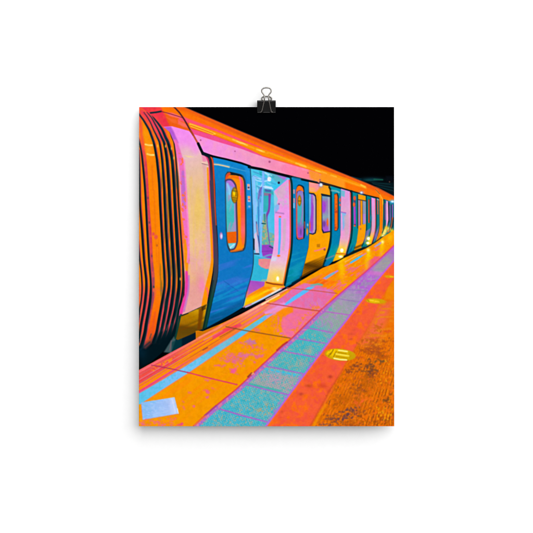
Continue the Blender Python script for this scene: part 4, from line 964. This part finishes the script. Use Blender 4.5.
    # ---- red orange band and ridged paving
    rd = P([(394.5, 261), (372.3, 287), (345, 323.4), (332, 339.2), (293, 391), (267, 426), (264, 430), (396, 430), (396, 258)])
    paint(rd, (246, 92, 50), 1, REDB)
    speck(rd, (252, 112, 14), 6, .5, .72, 201, .8)
    speck(rd, (240, 80, 66), 3, .5, .7, 202, .6)
    L([(x + .6, y + .2) for x, y in rgt], .9, (250, 110, 60), .7, 1)
    rg = P([(394.5, 278), (388, 287), (381, 300), (374, 316), (364.5, 333), (357.7, 343), (345, 364), (341.5, 371.5), (329, 391), (326, 398), (310, 426), (308, 430), (396, 430)], 2.2)
    paint(rg, (236, 114, 6), 1, RIDGE)
    # pink area at its upper left
    paint(within(P([(372, 320), (381, 303), (392, 302), (388, 318), (378, 340), (366, 346), (360, 345)], 7), rg), (242, 100, 72), .85)
    speck(within(P([(368, 336), (382, 302), (394, 300), (394, 330), (376, 350), (360, 352)], 4), rg), (236, 130, 20), 4, .52, .62, 203, .8, lambda x, y: vnoise((x + y * .2) / 5, y / 1.6, 203))
    paint(within(P([(386, 290), (394, 278), (394, 300), (385, 299)], 2), rg), (238, 132, 6), .9)
    # ridges: running to the vanishing point
    s, c = rg
    x, y = X[s], Y[s]
    u = (x - VP[0]) / (y - VP[1])
    wob = 0.0009 * (vnoise(x / 7, y / 5, 210) - .5)
    ph = (u + wob) / 0.0168
    rid = 0.5 + 0.5 * np.cos(2 * math.pi * ph)
    grow = np.clip((y - 330) / 60, 0, 1) * np.clip(.35 + (x - 330) / 60, .25, 1)
    nz = .55 * vnoise(u * 110, 15000 / (y - VP[1]), 211) + .45 * iso(x, y, 3.2, 215)
    ph = ph + .12 * (vnoise(u * 60, 12000 / (y - VP[1]), 216) - .5)
    rid = 0.5 + 0.5 * np.cos(2 * math.pi * ph)
    paint((s, c * grow * rid * np.clip(nz * 3.2 - 1.15, 0, 1)), (140, 70, 14), .95)
    paint((s, c * grow * (1 - rid) * np.clip(nz * 3.0 - 1.3, 0, 1)), (251, 146, 12), .85)
    # cross dashes
    n2 = vnoise(u * 120, 9000 / (y - VP[1]), 212)
    paint((s, c * np.clip((y - 338) / 30, 0, .8) * np.clip((n2 - .6) / .2, 0, 1)), (206, 96, 10), .7)
    paint(within(P([(350, 425), (352, 402), (362, 380), (374, 368), (374, 384), (362, 404), (358, 425)], 10), rg), (150, 78, 20), .5)
    n3 = iso(x, y, 1.9, 213)
    paint((s, c * np.clip((y - 318) / 40, 0, 1) * np.clip((n3 - .62) / .12, 0, 1)), (204, 100, 14), .8)
    n4 = iso(x, y, 1.7, 214)
    paint((s, c * np.clip((y - 345) / 40, 0, 1) * np.clip((n4 - .68) / .12, 0, 1)), (250, 110, 20), .8)
    paint(within(G(344, 401, 8, 8), rg), (196, 96, 8), .75); paint(within(G(365, 385, 22, 22), rg), (222, 104, 8), .4); paint(within(G(372, 412, 22, 14), rg), (230, 110, 8), .3)

    def dark(cx, cy, sx, sy, n, col, r=1.2, rot=-.2):
        for _ in range(n):
            xx = cx + rs.randn() * sx; yy = cy + rs.randn() * sy
            paint(within(E(xx, yy, r * (.5 + rs.rand() * .9), r * (.35 + rs.rand() * .5), 1.1, rot + rs.randn() * .4), rd), col, .65)
    BR = (128, 64, 40)
    dark(356, 366, 3.5, 2.2, 24, BR); dark(349, 372, 1.6, .8, 9, BR); dark(370, 368, 3.5, 4, 40, (110, 66, 44)); dark(372, 374, 3, 2, 20, BR); dark(378, 354, 4, 1.8, 26, (178, 84, 20)); dark(381, 361, 3, 1, 14, (120, 80, 40))
    dark(370, 345, 4, 1.8, 22, (200, 92, 30)); dark(358.5, 357.5, 2, .8, 9, (206, 88, 30)); dark(366, 349.6, 4, .8, 14, (170, 74, 30)); dark(376, 341, 10, 2, 34, (186, 84, 24)); dark(378, 348, 7, 1.2, 30, (176, 80, 24), 1.3, 0); dark(372, 352, 7, 1.0, 26, (170, 76, 30), 1.2, 0); dark(384, 357, 5, 1.2, 22, (186, 84, 14), 1.2, 0)
    dark(377, 327, 3, 1.8, 14, (206, 100, 20)); dark(388, 331, 2.4, 1, 10, (220, 84, 30)); dark(352, 378, 4, 2, 12, (200, 90, 30)); dark(358, 388, 4, 3, 26, (160, 80, 30)); dark(369, 381, 5, 3, 28, (176, 88, 14)); dark(386, 401, 2, 2, 16, (120, 70, 30))
    dark(340, 400, 5, 4, 36, (186, 90, 12)); dark(337, 420, 6, 4, 36, (150, 76, 30)); dark(351, 411, 4, 3.4, 40, (96, 60, 70)); dark(330, 418, 3, 2, 14, (126, 70, 60), .9); dark(324, 424, 3, 1.5, 16, (116, 70, 76), .9); dark(335, 419.5, 4, 2, 20, (112, 66, 66), .9); dark(361, 413, 3, 2, 14, (170, 84, 30))
    dark(343, 418, 2, 1.4, 12, (100, 62, 80)); dark(352, 423, 5, 2, 20, (170, 80, 20))
    dark(378, 420, 10, 4, 30, (160, 78, 12), 1.3, -1.2); dark(384, 414, 6, 7, 22, (130, 60, 30), 1.0, -1.25); dark(384, 414, 6, 7, 26, (252, 176, 10), 1.0, -1.25); dark(388, 372, 4, 8, 16, (250, 170, 10), .9, -1); dark(356, 418, 6, 2, 14, (252, 122, 20))
    dark(361, 399, 5, 3, 20, (246, 110, 20)); dark(359, 403, 3, 1.5, 10, (250, 96, 50))
    for k in range(420):                     # grit: short dashes along the ridges
        yy = 330 + 95 * rs.rand() ** .8; xx = 318 + rs.rand() * 76
        dx, dy = VP[0] - xx, VP[1] - yy; q = math.hypot(dx, dy); ln = .8 + rs.rand() * 1.6
        m = R([(xx, yy, .5 + .6 * rs.rand()), (xx + dx / q * ln, yy + dy / q * ln, .5)], .8)
        paint(within(m, rg), [(150, 74, 20), (250, 140, 20), (190, 88, 10), (252, 104, 40), (120, 66, 40)][k % 5], .6)
    # spots on the red band
    for (xx, yy, rx, ry, cc) in ((308.6, 385.6, 3.6, 1.6, (196, 70, 30)), (330, 376.6, 2.4, 1.5, (184, 62, 36)), (323, 386, 4.6, 2.2, (214, 66, 44)), (301, 393.8, 2.6, 1.6, (190, 66, 50)), (323, 355.6, 1.4, .8, (220, 80, 40)), (351, 334, 3, 1.4, (222, 80, 50)), (354, 330, 1.8, 1, (222, 84, 50)), (334, 368, 3, 4, (236, 78, 66)), (282, 411.6, 1.2, 1.6, (214, 76, 40)), (330, 391, 2.6, 2, (216, 74, 44)), (322, 399, 4, 3, (238, 84, 60)), (364, 306.5, 2, 1, (232, 84, 60)), (358, 312, 2, .8, (222, 80, 60))):
        paint(within(G(xx, yy, rx, ry), rd), cc, .8)
    L([(374, 316), (364.5, 333), (357.7, 343), (350, 356)], 1.0, (226, 80, 60), .45, 1.4)
    L([(343, 369), (336, 380), (329, 391), (325, 399), (318, 411), (310.6, 425)], 1.6, (214, 74, 44), .6, 1.6)
    L([(325, 405), (318.6, 416), (314, 425)], 2.4, (242, 142, 4), .8, 1.6)
    L([(333, 388), (327, 399), (322, 408)], 1.6, (248, 112, 40), .6, 1.6)
    # ---- gold floor discs with raised bars
    dk = E(339.8, 354.6, 15.4, 6.0, .9, .09)
    paint(dk, (206, 158, 6), 1, DISC[0])
    paint(within(E(340.6, 354.2, 13.8, 5.0, 1.2, .09), dk), (224, 182, 8))
    paint(within(P([(349, 347), (358, 350), (357, 362), (348, 361)], 2), dk), (202, 160, 8), .9)
    for a in ([(329.6, 352.4), (331.6, 349.8)], [(332, 355), (335, 349.4)], [(335.6, 352.6), (337, 350)], [(327, 354), (328.4, 351.8)]):
        L(a, 1.2, (255, 206, 0), .9, .9)
    for a in ([(330.4, 354.4), (333.2, 349.6)], [(333.4, 356.6), (336.4, 351)], [(328.6, 356), (330.4, 353)]):
        L(a, .8, (150, 108, 6), .8, .8)
    for a, c in (([(338.6, 350.2), (347, 351.4)], (255, 240, 140)), ([(336, 353.8), (343, 355), (348.6, 355.8)], (255, 232, 90)), ([(334, 358.2), (340, 359.4), (346.4, 359.8)], (255, 248, 170))):
        L(a, 1.3, c, .95, 1)
    for a in ([(338, 352.4), (346, 353.6)], [(336, 356.2), (347, 358)]):
        L(a, .9, (176, 130, 4), .8, .9)
    d_ = E(375.6, 301, 10.2, 2.6, .9, .07)
    paint(d_, (208, 160, 6), 1, DISC[1]); paint(within(E(373, 301, 5.4, 1.7, 1.2, .07), d_), (236, 190, 10), .9)
    L([(370, 300), (373, 300.6)], .9, (255, 214, 60), .8); L([(375, 301.4), (379, 302)], .9, (250, 206, 40), .8); L([(367.6, 299.8), (369, 301.6)], .7, (160, 120, 6), .8)
    d_ = E(389.4, 276.6, 4.9, 1.35, .9, .07)
    paint(d_, (224, 160, 10), 1, DISC[2]); L([(390, 276.6), (393, 276.9)], .9, (250, 200, 20), .8)


draw_print()


def gblur(a, s):
    r = max(1, int(3 * s))
    k = np.exp(-0.5 * (np.arange(-r, r + 1) / s) ** 2); k /= k.sum()
    for ax in (0, 1):
        p = np.pad(a, [(r, r) if i == ax else (0, 0) for i in range(3)], mode='edge')
        a = sum(k[i] * (p[i:i + a.shape[0]] if ax == 0 else p[:, i:i + a.shape[1]]) for i in range(2 * r + 1))
    return a


IMG = gblur(np.clip(IMG, 0, 255), 0.7)
IMG = np.clip(IMG + 0.32 * (IMG - gblur(IMG, 2.6)), 0, 255)        # crisp, slightly over-sharpened print
lum = IMG.max(-1, keepdims=True) / 255
jit = (iso(X, Y, 1.3, 301) - .5)[..., None] * 7 + (iso(X, Y, 4.0, 302) - .5)[..., None] * 8
IMG = np.clip(IMG + jit * np.clip(lum * 1.4 - .1, 0, 1) + 6 * np.stack([iso(X, Y, 1.8, 310 + k) - .5 for k in range(3)], -1) * np.clip(lum * 1.5, 0, 1), 0, 255)
q = IMG / 255
INK = np.where(q <= .04045, q / 12.92, ((q + .055) / 1.055) ** 2.4) / GAIN


# ------------------------------------------------------------------ objects
def tag(o, label=None, cat=None, kind=None):
    if label: o['label'] = label
    if cat: o['category'] = cat
    if kind: o['kind'] = kind


def link(name, me, m, parent=None):
    o = bpy.data.objects.new(name, me)
    scene.collection.objects.link(o)
    if m: me.materials.append(m)
    if parent: o.parent = parent
    return o


def from_bm(name, bm, m, parent=None, smooth_shade=False):
    me = bpy.data.meshes.new(name)
    bmesh.ops.recalc_face_normals(bm, faces=bm.faces)
    bm.to_mesh(me); bm.free()
    if smooth_shade:
        for p in me.polygons: p.use_smooth = True
    return link(name, me, m, parent)


STAND = 0.0062                             # the clip keeps the sheet this far from the wall


def bow(z):                                # the sheet hangs free and curls a little off the wall towards its foot
    t = np.clip(((C0 - PY0) * K - z) / ((PY1 - PY0) * K), 0, 1)
    return -0.0040 * t ** 1.3


# wall
bm = bmesh.new()
for v in [(-1.5, 0, -1.5), (1.5, 0, -1.5), (1.5, 0, 1.5), (-1.5, 0, 1.5)]:
    bm.verts.new((v[0], STAND, v[2]))
bm.faces.new(bm.verts[:] if hasattr(bm.verts, 'ensure_lookup_table') and not bm.verts.ensure_lookup_table() else bm.verts)
r = bmesh.ops.extrude_face_region(bm, geom=bm.faces[:])
for v in r['geom']:
    if isinstance(v, bmesh.types.BMVert): v.co.y += 0.1
wall = from_bm('wall', bm, mat_wall())
tag(wall, 'plain white wall behind the hanging poster', 'wall', 'structure')

# poster
poster = bpy.data.objects.new('poster', None)
scene.collection.objects.link(poster)
poster.location = px((PX0 + PX1) / 2, PY1, 0)
poster.empty_display_size = 0.02
tag(poster, 'unframed art print of a neon coloured train at a platform, held by the black clip', 'poster')
OFF = np.array(poster.location)

TH = 0.0003
bm = bmesh.new()
rows = []
N = 200
for j in range(N + 1):
    yy = PY0 + (PY1 - PY0) * j / N
    z = (C0 - yy) * K
    b = float(bow(z))
    row = []
    for (xx, d) in ((PX0, 0), (PX1, 0), (PX1, TH), (PX0, TH)):
        row.append(bm.verts.new(((xx - C0) * K - OFF[0], b + d - OFF[1], z - OFF[2])))
    rows.append(row)
for a, b in zip(rows[:-1], rows[1:]):
    for i in range(4):
        bm.faces.new((a[i], a[(i + 1) % 4], b[(i + 1) % 4], b[i]))
bm.faces.new(rows[0]); bm.faces.new(rows[-1][::-1])
from_bm('paper_sheet', bm, mat_paper(), poster)

ink = mat_ink()
VX = (X - C0) * K
VZ = (C0 - Y) * K
VY = bow(VZ) - 0.00006
VERT = np.stack([VX - OFF[0], VY - OFF[1], VZ - OFF[2]], -1).reshape(-1, 3)
COL = np.concatenate([INK.reshape(-1, 3), np.ones(((NX + 1) * (NY + 1), 1))], 1)
ii = (np.arange(NY)[:, None] * (NX + 1) + np.arange(NX)[None, :])
QUADS = np.stack([ii, ii + NX + 1, ii + NX + 2, ii + 1], -1)
cellreg = REG[:-1, :-1]
made = {}
for idx, (name, parent, label) in enumerate(REGIONS):
    f = QUADS[cellreg == idx].reshape(-1, 4)
    if len(f) == 0:
        continue
    used, inv = np.unique(f, return_inverse=True)
    inv = inv.reshape(-1)
    me = bpy.data.meshes.new(name)
    me.vertices.add(len(used)); me.vertices.foreach_set('co', VERT[used].astype(np.float32).ravel())
    me.loops.add(len(inv)); me.loops.foreach_set('vertex_index', inv.astype(np.int32))
    me.polygons.add(len(f)); me.polygons.foreach_set('loop_start', np.arange(0, len(inv), 4, dtype=np.int32))
    me.update(calc_edges=True)
    at = me.color_attributes.new('ink', 'FLOAT_COLOR', 'POINT')
    at.data.foreach_set('color', COL[used].astype(np.float32).ravel())
    o = link(name, me, ink, made[parent] if parent is not None else poster)
    if label: o['label'] = label
    made[idx] = o

# ---- binder clip
clip = bpy.data.objects.new('binder_clip', None)
scene.collection.objects.link(clip)
clip.location = px(266.4, 112.6, 0)
clip.empty_display_size = 0.01
tag(clip, 'small black binder clip with silver wire handles gripping the poster top edge', 'binder clip')
CO = Vector(clip.location)
black = mat_metal('black_enamelled_steel', (0.004, 0.0037, 0.0037), 0.30, 0.0)
black.node_tree.nodes['Principled BSDF'].inputs['Specular IOR Level'].default_value = 0.32
steel = mat_metal('bright_steel_wire', (0.27, 0.255, 0.235), 0.22, 1.0)


def tube(bm, pts, rad, seg=10, sub=8):
    p = [Vector(q) for q in smooth(np.array(pts), sub)]
    rings = []
    t0 = (p[1] - p[0]).normalized()
    nrm = t0.orthogonal().normalized()
    for i, c in enumerate(p):
        t = (p[min(i + 1, len(p) - 1)] - p[max(i - 1, 0)]).normalized()
        nrm = (nrm - t * nrm.dot(t)).normalized()
        bn = t.cross(nrm)
        rings.append([bm.verts.new(c - CO + (nrm * math.cos(2 * math.pi * k / seg) + bn * math.sin(2 * math.pi * k / seg)) * rad) for k in range(seg)])
    for a, b in zip(rings[:-1], rings[1:]):
        for k in range(seg):
            bm.faces.new((a[k], a[(k + 1) % seg], b[(k + 1) % seg], b[k]))
    bm.faces.new(rings[0][::-1]); bm.faces.new(rings[-1])


# body: one bent spring-steel plate, triangular in section, with rolled lips
zt, zb = (C0 - 100.9) * K, (C0 - 112.6) * K
HD = 0.0046
prof = []
PT = 0.00016                                # jaws touch the sheet (front) and its back
prof.append((-0.00045, zb))
prof.append((-0.0020, zb + (zt - zb) * .38))
prof.append((-HD * .93, zt - 0.0011))
for k in range(7):                          # rounded front shoulder
    a = math.pi - k * (math.pi / 2) / 6
    prof.append((-HD + 0.0008 + 0.0008 * math.cos(a), zt - 0.0008 + 0.0008 * math.sin(a)))
for k in range(7):
    a = math.pi / 2 - k * (math.pi / 2) / 6
    prof.append((HD - 0.0008 + 0.0008 * math.cos(a), zt - 0.0008 + 0.0008 * math.sin(a)))
prof.append((HD * .93, zt - 0.0011))
prof.append((0.0022, zb + (zt - zb) * .38))
prof.append((0.00075, zb))
pv = [Vector((0, a, b)) for a, b in prof]
nr = []
for i in range(len(pv)):
    t = (pv[min(i + 1, len(pv) - 1)] - pv[max(i - 1, 0)]).normalized()
    nr.append(Vector((0, t.z, -t.y)))
xl, xr = (257.2 - C0) * K, (275.7 - C0) * K
bm = bmesh.new()
loops = []
TK = 0.00032
for xx in (xl, xl + .0003, xr - .0003, xr):
    inset = 0.00008 if xx in (xl, xr) else 0
    outer = [bm.verts.new(Vector((xx, 0, 0)) + v - nn * (TK / 2 - inset) - CO) for v, nn in zip(pv, nr)]
    inner = [bm.verts.new(Vector((xx, 0, 0)) + v + nn * (TK / 2 - inset) - CO) for v, nn in zip(pv, nr)]
    loops.append(outer + inner[::-1])
for a, b in zip(loops[:-1], loops[1:]):
    n_ = len(a)
    for k in range(n_):
        bm.faces.new((a[k], a[(k + 1) % n_], b[(k + 1) % n_], b[k]))
for lp in (loops[0], loops[-1]):
    n_ = len(pv)
    for k in range(n_ - 1):
        bm.faces.new((lp[k], lp[k + 1], lp[2 * n_ - 2 - k], lp[2 * n_ - 1 - k]))
body = from_bm('body', bm, black, clip)
for p in body.data.polygons: p.use_smooth = False
# rolled lips with the hinge gaps where the wires enter
for side, nm in ((-1, 'front_lip'), (1, 'rear_lip')):
    bm = bmesh.new()
    yy = -0.00106 if side < 0 else 0.00136
    for a, b in ((257.3, 260.6), (262.6, 270.0), (272.2, 275.6)):
        tube(bm, [((a - C0) * K, yy, zb + .0001), (((a + b) / 2 - C0) * K, yy, zb + .0001), ((b - C0) * K, yy, zb + .0001)], 0.00062, 12, 3)
    lo = from_bm('rolled_lip', bm, black, body, True)


def handle(pts, rad):
    bm = bmesh.new()
    tube(bm, [((x - C0) * K, d, (C0 - y) * K) for x, y, d in pts], rad, 12, 8)
    return from_bm('wire_handle', bm, steel, clip, True)


F = lambda y: -0.00135 - (112.4 - y) / (112.4 - 101) * 0.0042 if y > 101 else -0.00555
h1 = handle([(260.4, 112.3, -.00106), (261.2, 112.0, -.0013), (262.0, 110.6, F(110.6)), (263.2, 106, F(106)), (264.2, 101.5, F(101.5)), (264.5, 98.6, -.0057), (264.4, 96.4, -.0056), (263.4, 94.6, -.0055), (261.9, 92.4, -.0054), (262.0, 90.2, -.0053), (263.8, 88.6, -.0052),
             (266.6, 88.2, -.0052), (269.4, 88.7, -.0052), (271.0, 90.4, -.0053), (270.9, 92.6, -.0054), (269.4, 94.6, -.0055), (268.5, 96.4, -.0056), (268.6, 98.6, -.0057), (269.1, 101.5, F(101.5)), (270.1, 106, F(106)), (271.1, 110.6, F(110.6)), (271.6, 112.0, -.0013), (272.4, 112.3, -.00106)], 0.00056)
h1['label'] = 'front wire handle with its loop standing up'
B = lambda y: 0.0016 + (112.4 - y) / (112.4 - 101) * 0.0039 if y > 101 else 0.0055
h2 = handle([(260.4, 112.3, .00136), (261.4, 111.6, .0018), (262.6, 107, B(107) ), (263.6, 102.6, .0053), (263.6, 100.6, .0055), (262.0, 98.9, .0055), (262.1, 97.2, .0055), (264, 96.0, .0055),
             (266.8, 95.7, .0055), (269.6, 96.1, .0055), (271.4, 97.3, .0055), (271.6, 98.9, .0055), (270.0, 100.6, .0055), (270.0, 102.6, .0053), (270.6, 107, B(107)), (271.8, 111.6, .0018), (272.4, 112.3, .00136)], 0.0005)
h2['label'] = 'rear wire handle leaning on the wall'
